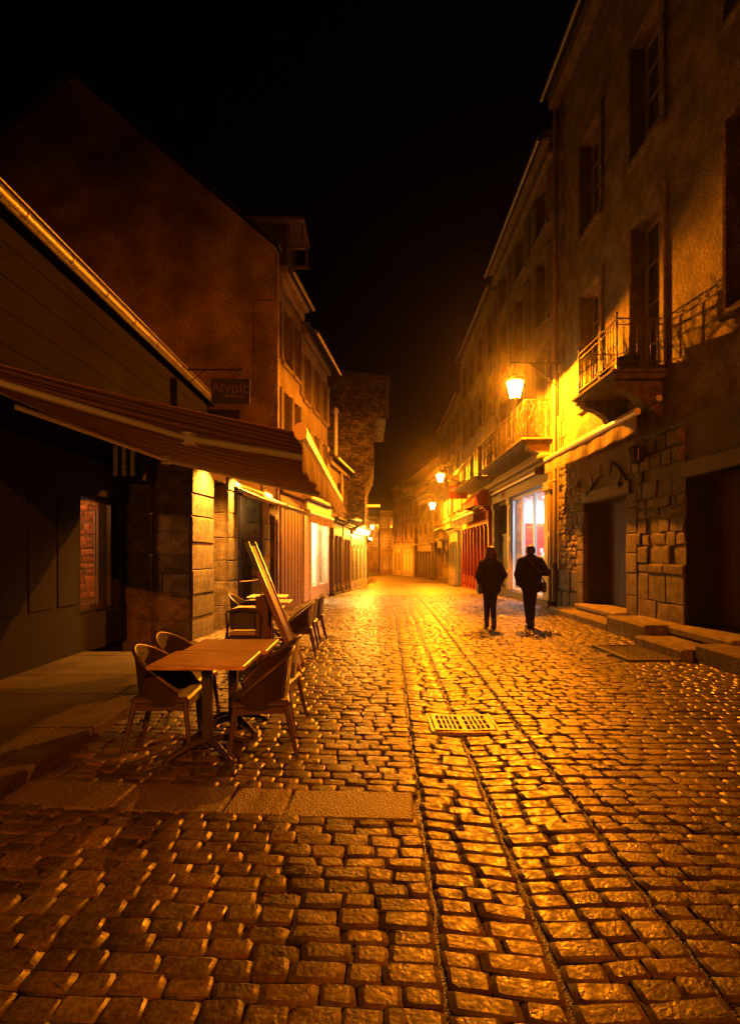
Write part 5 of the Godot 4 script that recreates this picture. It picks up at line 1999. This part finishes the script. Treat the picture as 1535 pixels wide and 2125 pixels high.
func build_terrace():
	var g = "rattan chairs on the terrace"
	var tb = make_table()
	tb.position = V(-1.28, gy(-1.28, 4.43), 4.43)
	tb.set_meta("label", "wooden café table with the whole front edge free, four tub chairs round the pair")
	tb.set_meta("group", "café tables on the terrace")
	dup(tb, V(-1.235, gy(-1.2, 5.08), 5.08), 0.0, "wooden café table butted against the first one, toward the dark cushioned chair")
	dup(tb, V(-1.68, gy(-1.7, 8.45), 8.45), 0.04, "café table just past the dark cushioned chair and the easel")
	dup(tb, V(-1.72, gy(-1.7, 9.65), 9.65), 0.05, "café table in the middle of the far row of chairs")
	dup(tb, V(-1.95, gy(-1.9, 10.8), 10.8), 0.05, "last café table of the row, by the second floodlit pillar")
	var ch = make_chair()
	ch.position = V(-1.66, gy(-1.66, 4.6), 4.6)
	ch.rotation.y = PI / 2 + 0.05
	ch.set_meta("label", "rattan tub chair at the front table, on the side of the dark shop")
	ch.set_meta("group", g)
	dup(ch, V(-1.74, gy(-1.7, 5.25), 5.27), PI / 2 - 0.1, "rattan tub chair at the second table, on the side of the dark shop")
	dup(ch, V(-0.87, gy(-0.9, 4.55), 4.53), -PI / 2 + 0.18, "rattan tub chair at the front table, on the street side")
	dup(ch, V(-0.9, gy(-0.9, 5.2), 5.2), -PI / 2 - 0.1, "rattan tub chair at the second table, on the street side")
	for q in [[-1.12, 8.75, -PI / 2 + 0.1, "rattan tub chair on the street side of the table by the cushioned chair"], [-1.13, 9.6, -PI / 2, "rattan tub chair on the street side of the middle table of the far row"], [-1.1, 10.5, -PI / 2 + 0.15, "rattan tub chair on the street side of the last table"], [-1.85, 9.15, PI - 0.1, "rattan tub chair between the middle table and the cushioned chair's table"], [-2.3, 10.2, PI / 2, "rattan tub chair against the first floodlit pillar"]]:
		dup(ch, V(q[0], gy(q[0], q[1]), q[1]), q[2], q[3])
	var bc = make_bistro_chair()
	bc.position = V(-1.69, gy(-1.7, 7.75), 7.75)
	bc.rotation.y = PI
	var b = B.new()
	b.cbox(Vector3(0, 0, 0), Vector3(0.42, 0.05, 0.4), 0.022)
	var cu = single(b, "seat_cushion", M.cushion, "pale cushion lying on the dark upright chair", "cushion")
	cu.position = V(-1.69, gy(-1.7, 7.75) + 0.482, 7.77)
	# pale wicker chair far down by the café
	var wc = make_wicker()
	wc.position = V(-0.72, gy(-0.7, 34.8), 34.8)
	dup(wc, V(-0.55, gy(-0.55, 37.6), 37.6), 0.3, "second pale wicker chair farther down by the café front")
	# easel board leaning back on its prop
	var t = thing("menu_easel", "tall wooden menu easel leaning across the terrace, seen edge-on", "easel", V(-1.05, gy(-1.0, 7.5), 7.5))
	b = B.new()
	var foot = Vector3(0.1, 0, 0)
	var top = Vector3(-0.6, 1.72, 0.0)
	var u = (top - foot).normalized()
	var bas = Basis(u.cross(Vector3.BACK).normalized(), u, Vector3.BACK)
	b.cbox((foot + top) / 2.0 + Vector3(0, 0.0, -0.22), Vector3(0.04, foot.distance_to(top) - 0.1, 0.4), 0.006, bas)
	mk(b, "board", M.dark_wood, t)
	for z in [-0.44, 0.0]:
		b = B.new()
		b.cbox((foot + top) / 2.0 + Vector3(0, 0, z), Vector3(0.075, foot.distance_to(top) + 0.02, 0.05), 0.008, bas)
		mk(b, "side_rail", M.board_wood, t)
	for z in [-0.36, -0.08]:
		b = B.new()
		var q = top.lerp(foot, 0.42)
		b.cbox(Vector3(q.x - 0.1, q.y / 2.0, z), Vector3(0.17, q.y, 0.05), 0.008)
		mk(b, "prop_leg", M.brown_wood, t)

func make_wicker() -> Node3D:
	var t = thing("wicker_chair", "pale wicker chair standing alone before the glowing café front", "chair")
	var b = B.new()
	b.cbox(Vector3(0, 0.44, 0), Vector3(0.5, 0.05, 0.46), 0.02)
	mk(b, "seat", M.cream_paint, t)
	b = B.new()
	b.box(Vector3(0, 0.69, -0.21), Vector3(0.42, 0.4, 0.02))
	var back = mk(b, "backrest", M.brown_wood, t)
	b = B.new()
	b.tube([Vector3(-0.22, 0.45, -0.2), Vector3(-0.27, 0.8, -0.22), Vector3(-0.22, 0.94, -0.22), Vector3(0.22, 0.94, -0.22), Vector3(0.27, 0.8, -0.22), Vector3(0.22, 0.45, -0.2)], 0.025, 0.025, 6)
	mk(b, "back_frame", M.cream_paint, back)
	for s in [-1, 1]:
		b = B.new()
		b.tube([Vector3(s * 0.27, 0.72, -0.2), Vector3(s * 0.3, 0.68, 0.1), Vector3(s * 0.24, 0.45, 0.2)], 0.02, 0.02, 6)
		mk(b, "armrest", M.cream_paint, t)
		for z in [-0.2, 0.2]:
			b = B.new()
			b.tube([Vector3(s * 0.21, 0.44, z), Vector3(s * 0.23, 0.0, z * 1.1)], 0.022, 0.02, 6)
			mk(b, "leg", M.cream_paint, t)
	return t

# ---------------------------------------------------------------- boutique window display
func build_shop_goods():
	var f = street_face(5.45, 16.4, 5.55, 24.6)
	var looks = [[17.5, -0.6, 1.62, M.shirt_white, "white jacket"], [18.1, -1.0, 1.7, M.shirt_sand, "sand dress"], [18.95, -0.65, 1.66, M.shirt_blue, "pale blue coat"], [19.5, -1.1, 1.6, M.shirt_white, "long white shirt"], [20.3, -0.7, 1.55, M.shirt_sand, "sand jumper"], [20.8, -0.9, 1.4, M.shirt_rose, "rose dress"]]
	for q in looks:
		var t = thing("mannequin", "shop mannequin in a %s in the boutique window" % q[4], "mannequin", fp(f, q[0], 0.2, q[1]), "mannequins in the boutique window")
		var h: float = q[2]
		var b = B.new()
		b.lathe([[0.001, 0.02], [0.16, 0.015], [0.16, 0.0]], Vector3.ZERO, 12)
		b.tube([Vector3(0, 0.01, 0), Vector3(0, h * 0.5, 0)], 0.014, 0.014, 6)
		mk(b, "stand", M.alu, t)
		b = B.new()
		b.lathe([[0.15, h * 0.36], [0.17, h * 0.42], [0.15, h * 0.55], [0.125, h * 0.62], [0.155, h * 0.72], [0.17, h * 0.8], [0.15, h * 0.84], [0.06, h * 0.86]], Vector3.ZERO, 14, Vector3(0.72, 1, 1.1))
		for s in [-1, 1]:
			b.tube([Vector3(0, h * 0.81, s * 0.17), Vector3(0.02, h * 0.66, s * 0.23), Vector3(-0.04, h * 0.5, s * 0.22)], 0.05, 0.04, 8)
		mk(b, "garment", q[3], t)
		b = B.new()
		b.tube([Vector3(0, h * 0.84, 0), Vector3(0, h * 0.9, 0)], 0.05, 0.045, 8)
		b.ball(Vector3(-0.01, h * 0.95, 0), Vector3(0.075, 0.105, 0.07), 10, 8)
		mk(b, "form", M.white_wall, t)
	var b = B.new()
	fbox(b, f, 17.2, 17.9, 1.7, 2.6, -2.86, -2.84)
	var ps = single(b, "wall_poster", M.shirt_white, "pale poster on the red wall inside the boutique", "poster")
	for i in 3:
		var at = fp(f, 17.9 + i * 1.25, 0.2, -0.45)
		b = B.new()
		b.cbox(at + Vector3(0, 0.13, 0), Vector3(0.28, 0.26, 0.3), 0.01)
		single(b, "display_box", [M.shirt_sand, M.white_wall, M.cream_paint][i], ["sand coloured box at the foot of the boutique window", "white box at the foot of the boutique window", "cream box at the foot of the boutique window"][i], "box", "boxes in the boutique window")

# ---------------------------------------------------------------- small things
func build_small_things():
	# hanging sign on its iron bar
	var t = thing("hanging_sign", "black hanging sign reading Atypic on an iron bar before the gable", "sign", V(-3.22, 5.35, 13.0))
	var b = B.new()
	b.cbox(Vector3(0, 0, 0), Vector3(0.9, 0.58, 0.03), 0.006, Basis(Vector3.BACK, -0.02))
	mk(b, "panel", M.sign_black, t)
	lettering("Atypic", 0.31, M.sign_grey, t, Transform3D(Basis(Vector3.BACK, -0.03), Vector3(-0.01, 0.07, 0.022)))
	for i in 8:
		b = B.new()
		b.box(Vector3(-0.2 + i * 0.07, -0.115 - i * 0.002, 0.0165), Vector3(0.03 + 0.012 * (i % 3), 0.035 + 0.015 * (i % 2), 0.004))
		mk(b, "faded_letter", M.sign_grey, t)
	b = B.new()
	b.box(Vector3(-0.46, 0.5, 0), Vector3(1.5, 0.035, 0.035))
	b.tube([Vector3(-0.95, 0.2, 0), Vector3(-0.6, 0.49, 0)], 0.012, 0.012, 5)
	mk(b, "bar", M.iron, t)
	for x in [-0.22, 0.24]:
		b = B.new()
		b.tube([Vector3(x, 0.29, 0), Vector3(x, 0.49, 0)], 0.008, 0.008, 5)
		mk(b, "hanger", M.iron, t)
	# red hanging sign by the second lantern
	t = thing("hanging_sign", "red hanging sign with white lettering FLORENCE above it", "sign", V(4.75, 5.0, 30.2))
	b = B.new()
	b.cbox(Vector3(0, -0.12, 0), Vector3(0.98, 0.72, 0.05), 0.01)
	mk(b, "panel", M.red_sign, t)
	b = B.new()
	b.box(Vector3(0, -0.02, 0.027), Vector3(0.94, 0.05, 0.006))
	mk(b, "rule", M.sign_cream, t)
	b = B.new()
	b.cbox(Vector3(0, 0.38, 0), Vector3(0.98, 0.2, 0.05), 0.01)
	mk(b, "name_board", M.ochre_paint, t)
	lettering("FLORENCE", 0.2, M.sign_cream, t, Transform3D(Basis.IDENTITY, Vector3(0, 0.385, 0.03)))
	for i in 7:
		b = B.new()
		var a = -0.5 + i / 6.0
		b.box(Vector3(a * 0.75, 0.13 - a * a * 0.3, 0.027), Vector3(0.05, 0.08, 0.006), Basis(Vector3.BACK, -a * 0.5))
		mk(b, "worn_letter", M.sign_cream, t)
	b = B.new()
	b.tube([Vector3(-0.5, 0.52, 0), Vector3(0.85, 0.52, 0)], 0.02, 0.02, 6)
	mk(b, "bracket", M.iron, t)
	# flat lit board over the far street
	t = thing("sign_board", "thin yellow sign board jutting over the far end of the street", "sign", V(0.2, 4.93, 39.5))
	b = B.new()
	b.cbox(Vector3.ZERO, Vector3(1.02, 0.16, 0.5), 0.02)
	mk(b, "panel", M.sign_cream, t)
	b = B.new()
	b.tube([Vector3(-0.5, 0.0, 0), Vector3(-0.72, 0.0, 0)], 0.02, 0.02, 5)
	mk(b, "bracket", M.iron, t)
	# loudspeaker under the awning
	t = thing("loudspeaker", "small black loudspeaker on the wall under the frilled awning", "loudspeaker", V(5.27, 3.55, 11.1))
	b = B.new()
	b.cbox(Vector3.ZERO, Vector3(0.2, 0.34, 0.22), 0.02, Basis(Vector3.BACK, 0.2))
	mk(b, "cabinet", M.black_paint, t)
	b = B.new()
	b.tube([Vector3(-0.02, 0.1, 0.12), Vector3(-0.04, -0.14, 0.12)], 0.006, 0.006, 5)
	b.tube([Vector3(0.09, 0, 0), Vector3(0.2, 0.02, 0)], 0.02, 0.02, 5)
	mk(b, "mount", M.alu, t)
	# pot with a bare shrub on the balcony
	t = thing("plant_pot", "black pot with bare twigs on the barred balcony", "plant pot", V(4.98, 4.99, 10.85))
	b = B.new()
	b.lathe([[0.001, 0.0], [0.15, 0.0], [0.21, 0.34], [0.225, 0.34], [0.225, 0.38], [0.19, 0.38], [0.18, 0.33], [0.001, 0.33]], Vector3.ZERO, 14)
	mk(b, "pot", M.black_paint, t)
	b = B.new()
	var r = RandomNumberGenerator.new()
	r.seed = 12
	for i in 14:
		var a = r.randf() * TAU
		var lean = r.randf_range(0.05, 0.3)
		var h = r.randf_range(0.5, 1.05)
		var p1 = Vector3(cos(a) * lean * 0.4, 0.3 + h * 0.5, sin(a) * lean * 0.4)
		var p2 = Vector3(cos(a) * lean, 0.3 + h, sin(a) * lean)
		b.tube([Vector3(0, 0.3, 0), p1, p2], 0.007, 0.003, 4)
		b.tube([p1, p1 + Vector3(sin(a) * 0.15, 0.2, cos(a) * 0.15)], 0.004, 0.002, 4)
	mk(b, "twigs", M.timber, t)
	dup(t, V(4.98, 4.99, 11.7), 1.0, "second, farther black pot with bare twigs on the barred balcony")
	# scrap of paper on the setts
	b = B.new()
	b.tri(V(3.1, 0.075, 13.55), V(3.33, 0.07, 13.45), V(3.2, 0.10, 13.75), Vector3.UP)
	b.tri(V(3.1, 0.073, 13.55), V(3.33, 0.068, 13.45), V(3.2, 0.098, 13.75), Vector3.DOWN)
	single(b, "paper_scrap", M.shirt_sand, "scrap of pale paper lying on the setts beyond the walkers", "litter")
	# planters down by the café
	for q in [[-0.25, 41.0, "low pale leafy planter closest to the wicker chairs"], [0.15, 43.5, "low pale leafy planter between two others past the wicker chairs"], [0.3, 46.0, "low pale leafy planter farthest from the wicker chairs"]]:
		t = thing("planter", q[2], "planter", V(q[0], gy(q[0], q[1]), q[1]), "planters at the far café")
		b = B.new()
		b.lathe([[0.001, 0.0], [0.2, 0.0], [0.28, 0.42], [0.24, 0.42], [0.22, 0.36], [0.001, 0.36]], Vector3.ZERO, 10)
		mk(b, "pot", M.cream_paint, t)
		b = B.new()
		for i in 60:
			var at = Vector3(r.randf_range(-0.3, 0.3), r.randf_range(0.4, 0.75), r.randf_range(-0.3, 0.3))
			var s = r.randf_range(0.04, 0.08)
			var dd = Vector3(r.randf_range(-1, 1), r.randf_range(0, 1), r.randf_range(-1, 1)).normalized()
			var e = dd.cross(Vector3.UP).normalized() * s * 0.5
			b.tri(at - e, at + e, at + dd * s * 2.0, Vector3.UP)
		mk(b, "foliage", M.leaf, t)

# ---------------------------------------------------------------- people
# bones: [a, b, radius a, radius b, depth squeeze]; distances to tapered capsules, joined smoothly and meshed as surface nets
func flesh(b: B, bones: Array, cell: float, k: float):
	var lo = Vector3(1e9, 1e9, 1e9)
	var hi = -lo
	for q in bones:
		var r: float = maxf(q[2], q[3]) + cell * 3.0
		for e in [q[0], q[1]]:
			lo = lo.min(e - Vector3(r, r, r))
			hi = hi.max(e + Vector3(r, r, r))
	var nx = int((hi.x - lo.x) / cell) + 2
	var ny = int((hi.y - lo.y) / cell) + 2
	var nz = int((hi.z - lo.z) / cell) + 2
	var field = PackedFloat32Array()
	field.resize(nx * ny * nz)
	field.fill(1.0)
	for q in bones:
		var r: float = maxf(q[2], q[3]) + k + cell * 2.0
		var zs: float = q[4] if q.size() > 4 else 1.0
		var A: Vector3 = q[0]
		var E: Vector3 = q[1]
		var m0: Vector3 = (A.min(E) - Vector3(r, r, r) - lo) / cell
		var m1: Vector3 = (A.max(E) + Vector3(r, r, r) - lo) / cell
		var ab = E - A
		ab.z *= zs
		var ab2 = maxf(ab.length_squared(), 1e-8)
		for iz in range(maxi(0, int(m0.z)), mini(nz, int(m1.z) + 1)):
			for iy in range(maxi(0, int(m0.y)), mini(ny, int(m1.y) + 1)):
				for ix in range(maxi(0, int(m0.x)), mini(nx, int(m1.x) + 1)):
					var p = Vector3(lo.x + ix * cell, lo.y + iy * cell, lo.z + iz * cell) - A
					p.z *= zs
					var s = clampf(p.dot(ab) / ab2, 0.0, 1.0)
					var d: float = (p - ab * s).length() - lerpf(q[2], q[3], s)
					var at = ix + nx * (iy + ny * iz)
					var o = field[at]
					var h = maxf(k - absf(o - d), 0.0) / k
					field[at] = minf(o, d) - h * h * k * 0.25
	var ids = PackedInt32Array()
	ids.resize(nx * ny * nz)
	ids.fill(-1)
	var pos = PackedVector3Array()
	var nor = PackedVector3Array()
	var step = [1, nx, nx * ny]
	for iz in nz - 1:
		for iy in ny - 1:
			for ix in nx - 1:
				var at = ix + nx * (iy + ny * iz)
				var c = []
				var neg = 0
				for j in 8:
					var val: float = field[at + (j & 1) + (nx if j & 2 else 0) + (nx * ny if j & 4 else 0)]
					c.append(val)
					if val < 0.0:
						neg += 1
				if neg == 0 or neg == 8:
					continue
				var sum = Vector3.ZERO
				var n = 0
				for e in [[0, 1], [2, 3], [4, 5], [6, 7], [0, 2], [1, 3], [4, 6], [5, 7], [0, 4], [1, 5], [2, 6], [3, 7]]:
					var u: float = c[e[0]]
					var w: float = c[e[1]]
					if (u < 0.0) != (w < 0.0):
						var t = u / (u - w)
						var pa = Vector3(e[0] & 1, (e[0] >> 1) & 1, (e[0] >> 2) & 1)
						var pb = Vector3(e[1] & 1, (e[1] >> 1) & 1, (e[1] >> 2) & 1)
						sum += pa.lerp(pb, t)
						n += 1
				ids[at] = pos.size()
				pos.append(lo + (Vector3(ix, iy, iz) + sum / n) * cell)
				nor.append(Vector3(c[1] + c[3] + c[5] + c[7] - c[0] - c[2] - c[4] - c[6], c[2] + c[3] + c[6] + c[7] - c[0] - c[1] - c[4] - c[5], c[4] + c[5] + c[6] + c[7] - c[0] - c[1] - c[2] - c[3]).normalized())
	for iz in range(1, nz - 1):
		for iy in range(1, ny - 1):
			for ix in range(1, nx - 1):
				var at = ix + nx * (iy + ny * iz)
				for a in 3:
					if (field[at] < 0.0) == (field[at + step[a]] < 0.0):
						continue
					var s1: int = step[(a + 1) % 3]
					var s2: int = step[(a + 2) % 3]
					var q = [ids[at], ids[at - s1], ids[at - s1 - s2], ids[at - s2]]
					if q.min() < 0:
						continue
					b.tri_n(pos[q[0]], pos[q[1]], pos[q[2]], nor[q[0]], nor[q[1]], nor[q[2]])
					b.tri_n(pos[q[0]], pos[q[2]], pos[q[3]], nor[q[0]], nor[q[2]], nor[q[3]])

func hand(b: B, wrist: Vector3, dir: Vector3, side: Vector3, curl: Vector3):
	# palm, four curled fingers of different lengths and a thumb off the side of the palm
	var bones = []
	var palm = wrist + dir * 0.075
	bones.append([wrist, palm, 0.024, 0.032, 1.0])
	for i in 4:
		var root = palm + side * (-0.03 + 0.02 * i) * 1.0
		var l: float = [0.062, 0.075, 0.07, 0.055][i]
		var k1 = root + dir * l * 0.45 + curl * l * 0.15
		var k2 = k1 + dir * l * 0.15 + curl * l * 0.45
		bones.append([palm - dir * 0.03 + side * (-0.03 + 0.02 * i) * 0.7, root, 0.011, 0.0095])
		bones.append([root, k1, 0.0095, 0.009])
		bones.append([k1, k2, 0.009, 0.008])
	var th = wrist + dir * 0.03 - side * 0.03
	bones.append([th, th - side * 0.03 + dir * 0.03 + curl * 0.01, 0.012, 0.0105])
	bones.append([th - side * 0.03 + dir * 0.03 + curl * 0.01, th - side * 0.028 + dir * 0.06 + curl * 0.025, 0.0105, 0.009])
	flesh(b, bones, 0.005, 0.008)

func head(b: B, at: Vector3):
	# seen from behind; the face looks along -z
	flesh(b, [[at + Vector3(0, 0.02, 0.012), at + Vector3(0, 0.03, -0.018), 0.088, 0.08], [at + Vector3(0, -0.05, -0.03), at + Vector3(0, -0.085, -0.055), 0.06, 0.04],
		[at + Vector3(0, 0.0, -0.09), at + Vector3(0, -0.03, -0.112), 0.012, 0.016], [at + Vector3(-0.02, -0.066, -0.085), at + Vector3(0.02, -0.066, -0.085), 0.011, 0.011],
		[at + Vector3(-0.085, 0.01, 0.0), at + Vector3(-0.088, -0.035, -0.004), 0.014, 0.011], [at + Vector3(0.085, 0.01, 0.0), at + Vector3(0.088, -0.035, -0.004), 0.014, 0.011],
		[at + Vector3(-0.034, 0.028, -0.088), at + Vector3(-0.05, 0.026, -0.08), 0.01, 0.008], [at + Vector3(0.034, 0.028, -0.088), at + Vector3(0.05, 0.026, -0.08), 0.01, 0.008],
		[at + Vector3(0, -0.06, 0.0), at + Vector3(0, -0.2, 0.012), 0.052, 0.058]], 0.009, 0.018)

func build_people():
	# woman in a short dark coat, hair to the collar
	var t = thing("person", "person in a short dark coat with chin-length reddish hair walking away", "person", V(2.55, gy(2.55, 11.9), 11.9))
	var b = B.new()
	head(b, Vector3(0.005, 1.585, 0))
	flesh(b, [[Vector3(0, 1.36, 0.01), Vector3(0, 1.05, 0.01), 0.11, 0.1, 1.3], [Vector3(0, 1.0, 0.01), Vector3(0, 0.92, 0.01), 0.12, 0.12, 1.2],
		[Vector3(-0.15, 1.36, 0.01), Vector3(-0.24, 1.12, 0.06), 0.045, 0.036], [Vector3(-0.24, 1.12, 0.06), Vector3(-0.19, 0.93, -0.08), 0.036, 0.028],
		[Vector3(0.15, 1.36, 0.01), Vector3(0.25, 1.13, 0.06), 0.045, 0.036], [Vector3(0.25, 1.13, 0.06), Vector3(0.19, 0.95, -0.09), 0.036, 0.028],
		[Vector3(-0.075, 0.9, 0.0), Vector3(-0.05, 0.49, -0.1), 0.07, 0.045], [Vector3(-0.05, 0.49, -0.1), Vector3(-0.055, 0.08, -0.12), 0.045, 0.032],
		[Vector3(0.075, 0.9, 0.0), Vector3(0.045, 0.48, 0.02), 0.07, 0.045], [Vector3(0.045, 0.48, 0.02), Vector3(0.04, 0.08, 0.14), 0.045, 0.032]], 0.018, 0.03)
	mk(b, "body", M.skin, t)
	b = B.new()
	flesh(b, [[Vector3(-0.13, 1.375, 0.01), Vector3(0.13, 1.375, 0.01), 0.085, 0.085, 1.1], [Vector3(0, 1.35, 0.015), Vector3(0, 1.1, 0.02), 0.165, 0.165, 1.3],
		[Vector3(-0.06, 1.1, 0.02), Vector3(-0.08, 0.83, 0.02), 0.13, 0.14, 1.2], [Vector3(0.06, 1.1, 0.02), Vector3(0.08, 0.83, 0.02), 0.13, 0.14, 1.2],
		[Vector3(-0.17, 1.36, 0.01), Vector3(-0.27, 1.1, 0.06), 0.078, 0.07], [Vector3(-0.27, 1.1, 0.06), Vector3(-0.2, 0.92, -0.07), 0.068, 0.058],
		[Vector3(0.17, 1.36, 0.01), Vector3(0.275, 1.12, 0.06), 0.078, 0.07], [Vector3(0.275, 1.12, 0.06), Vector3(0.2, 0.94, -0.08), 0.068, 0.058]], 0.018, 0.03)
	mk(b, "coat", M.cloth_dark, t)
	b = B.new()
	flesh(b, [[Vector3(-0.05, 1.455, 0.0), Vector3(0.05, 1.455, 0.0), 0.075, 0.075], [Vector3(-0.07, 1.42, 0.02), Vector3(0.07, 1.42, 0.02), 0.07, 0.07]], 0.014, 0.03)
	mk(b, "scarf", M.cloth_dark2, t)
	b = B.new()
	flesh(b, [[Vector3(-0.08, 0.9, 0.0), Vector3(-0.055, 0.49, -0.1), 0.095, 0.066], [Vector3(-0.055, 0.49, -0.1), Vector3(-0.055, 0.09, -0.12), 0.066, 0.052],
		[Vector3(0.08, 0.9, 0.0), Vector3(0.05, 0.48, 0.02), 0.095, 0.066], [Vector3(0.05, 0.48, 0.02), Vector3(0.04, 0.1, 0.14), 0.066, 0.052]], 0.016, 0.025)
	mk(b, "trousers", M.trousers, t)
	for q in [[-0.055, -0.12, 0.0], [0.04, 0.15, 0.0]]:
		b = B.new()
		flesh(b, [[Vector3(q[0], 0.045, q[1] + 0.03), Vector3(q[0] - 0.005, 0.036, q[1] - 0.16), 0.045, 0.034], [Vector3(q[0], 0.06, q[1] + 0.03), Vector3(q[0], 0.17, q[1] + 0.01), 0.046, 0.052]], 0.012, 0.02)
		mk(b, "boot", M.leather, t)
	b = B.new()
	flesh(b, [[Vector3(0.005, 1.63, 0.01), Vector3(0.005, 1.6, 0.02), 0.103, 0.108], [Vector3(-0.05, 1.58, 0.03), Vector3(-0.065, 1.5, 0.02), 0.065, 0.06], [Vector3(0.055, 1.58, 0.03), Vector3(0.075, 1.5, 0.02), 0.065, 0.06], [Vector3(0.0, 1.58, 0.055), Vector3(0.0, 1.49, 0.05), 0.065, 0.06]], 0.012, 0.02)
	mk(b, "hair", M.hair, t)
	# her shoulder bag
	var at = V(2.55, gy(2.55, 11.9), 11.9)
	var bag = thing("shoulder_bag", "small dark shoulder bag at the hip of the person with reddish hair", "bag", at + Vector3(-0.235, 0.83, 0.05))
	b = B.new()
	b.cbox(Vector3.ZERO, Vector3(0.1, 0.2, 0.24), 0.03)
	mk(b, "pouch", M.leather, bag)
	b = B.new()
	var sp = []
	for i in 9:
		var s = i / 8.0
		sp.append(Vector3(lerpf(0.0, 0.36, s), lerpf(0.1, 0.62, s), 0.03 + 0.19 * sin(s * PI * 0.85)))
	b.tube(sp, 0.012, 0.012, 5)
	mk(b, "strap", M.leather, bag)

	# man in a hooded jacket, short hair
	at = V(3.38, gy(3.38, 11.85), 11.85)
	t = thing("person", "person in a dark hooded jacket with short hair walking past the boutique", "person", at)
	b = B.new()
	head(b, Vector3(0.0, 1.61, 0))
	flesh(b, [[Vector3(0, 1.4, 0.01), Vector3(0, 1.05, 0.01), 0.13, 0.11, 1.3], [Vector3(0, 1.02, 0.01), Vector3(0, 0.94, 0.01), 0.12, 0.12, 1.2],
		[Vector3(-0.18, 1.4, 0.01), Vector3(-0.26, 1.13, 0.05), 0.05, 0.04], [Vector3(-0.26, 1.13, 0.05), Vector3(-0.21, 0.92, -0.04), 0.04, 0.03],
		[Vector3(0.18, 1.4, 0.01), Vector3(0.31, 1.16, 0.07), 0.05, 0.04], [Vector3(0.31, 1.16, 0.07), Vector3(0.22, 1.13, -0.16), 0.04, 0.028],
		[Vector3(-0.08, 0.92, 0.0), Vector3(-0.06, 0.5, -0.03), 0.075, 0.05], [Vector3(-0.06, 0.5, -0.03), Vector3(-0.045, 0.08, 0.04), 0.05, 0.036],
		[Vector3(0.08, 0.92, 0.0), Vector3(0.055, 0.5, -0.06), 0.075, 0.05], [Vector3(0.055, 0.5, -0.06), Vector3(0.04, 0.08, -0.05), 0.05, 0.036]], 0.018, 0.03)
	hand(b, Vector3(0.215, 1.13, -0.17), Vector3(-0.7, 0.1, -0.7).normalized(), Vector3(0, 1, 0), Vector3(0.3, 0, -0.9).normalized())
	mk(b, "body", M.skin, t)
	b = B.new()
	flesh(b, [[Vector3(-0.15, 1.41, 0.01), Vector3(0.15, 1.41, 0.01), 0.09, 0.09, 1.1], [Vector3(0, 1.38, 0.015), Vector3(0, 1.12, 0.02), 0.18, 0.18, 1.25],
		[Vector3(-0.06, 1.12, 0.02), Vector3(-0.07, 0.86, 0.02), 0.15, 0.14, 1.2], [Vector3(0.07, 1.12, 0.02), Vector3(0.09, 0.86, 0.02), 0.15, 0.14, 1.2],
		[Vector3(-0.2, 1.4, 0.01), Vector3(-0.28, 1.13, 0.05), 0.085, 0.075], [Vector3(-0.28, 1.13, 0.05), Vector3(-0.235, 0.93, -0.02), 0.075, 0.065],
		[Vector3(0.2, 1.4, 0.01), Vector3(0.325, 1.17, 0.07), 0.085, 0.075], [Vector3(0.325, 1.17, 0.07), Vector3(0.23, 1.13, -0.13), 0.07, 0.055]], 0.018, 0.03)
	mk(b, "jacket", M.cloth_dark2, t)
	b = B.new()
	flesh(b, [[Vector3(-0.09, 1.45, 0.06), Vector3(0.09, 1.45, 0.06), 0.06, 0.06], [Vector3(0, 1.43, 0.1), Vector3(0, 1.33, 0.13), 0.075, 0.045], [Vector3(-0.06, 1.485, -0.01), Vector3(0.06, 1.485, -0.01), 0.06, 0.06]], 0.014, 0.03)
	mk(b, "hood", M.cloth_dark, t)
	b = B.new()
	flesh(b, [[Vector3(-0.085, 0.92, 0.0), Vector3(-0.06, 0.5, -0.03), 0.1, 0.072], [Vector3(-0.06, 0.5, -0.03), Vector3(-0.045, 0.1, 0.04), 0.072, 0.058],
		[Vector3(0.085, 0.92, 0.0), Vector3(0.055, 0.5, -0.06), 0.1, 0.072], [Vector3(0.055, 0.5, -0.06), Vector3(0.04, 0.1, -0.05), 0.072, 0.058]], 0.016, 0.025)
	mk(b, "trousers", M.trousers, t)
	for q in [[-0.045, 0.05], [0.045, -0.04]]:
		b = B.new()
		flesh(b, [[Vector3(q[0], 0.045, q[1] + 0.04), Vector3(q[0] * 1.3, 0.036, q[1] - 0.18), 0.048, 0.038], [Vector3(q[0], 0.05, q[1] + 0.03), Vector3(q[0], 0.12, q[1] + 0.01), 0.046, 0.05]], 0.012, 0.02)
		mk(b, "shoe", M.leather, t)
	b = B.new()
	flesh(b, [[Vector3(0, 1.65, 0.012), Vector3(0, 1.63, 0.02), 0.094, 0.096], [Vector3(0, 1.6, 0.035), Vector3(0, 1.55, 0.03), 0.075, 0.055]], 0.012, 0.02)
	mk(b, "hair", M.hair_dark, t)
	bag = thing("crossbody_bag", "dark crossbody bag at the hip of the person in the hooded jacket", "bag", at + Vector3(0.25, 0.86, 0.03))
	b = B.new()
	b.cbox(Vector3.ZERO, Vector3(0.1, 0.22, 0.26), 0.035)
	mk(b, "pouch", M.leather, bag)
	b = B.new()
	sp = []
	for i in 9:
		var s = i / 8.0
		sp.append(Vector3(lerpf(0.02, -0.38, s), lerpf(0.1, 0.62, s), 0.05 + 0.18 * sin(s * PI * 0.8)))
	b.tube(sp, 0.014, 0.014, 5)
	mk(b, "strap", M.strap, bag)
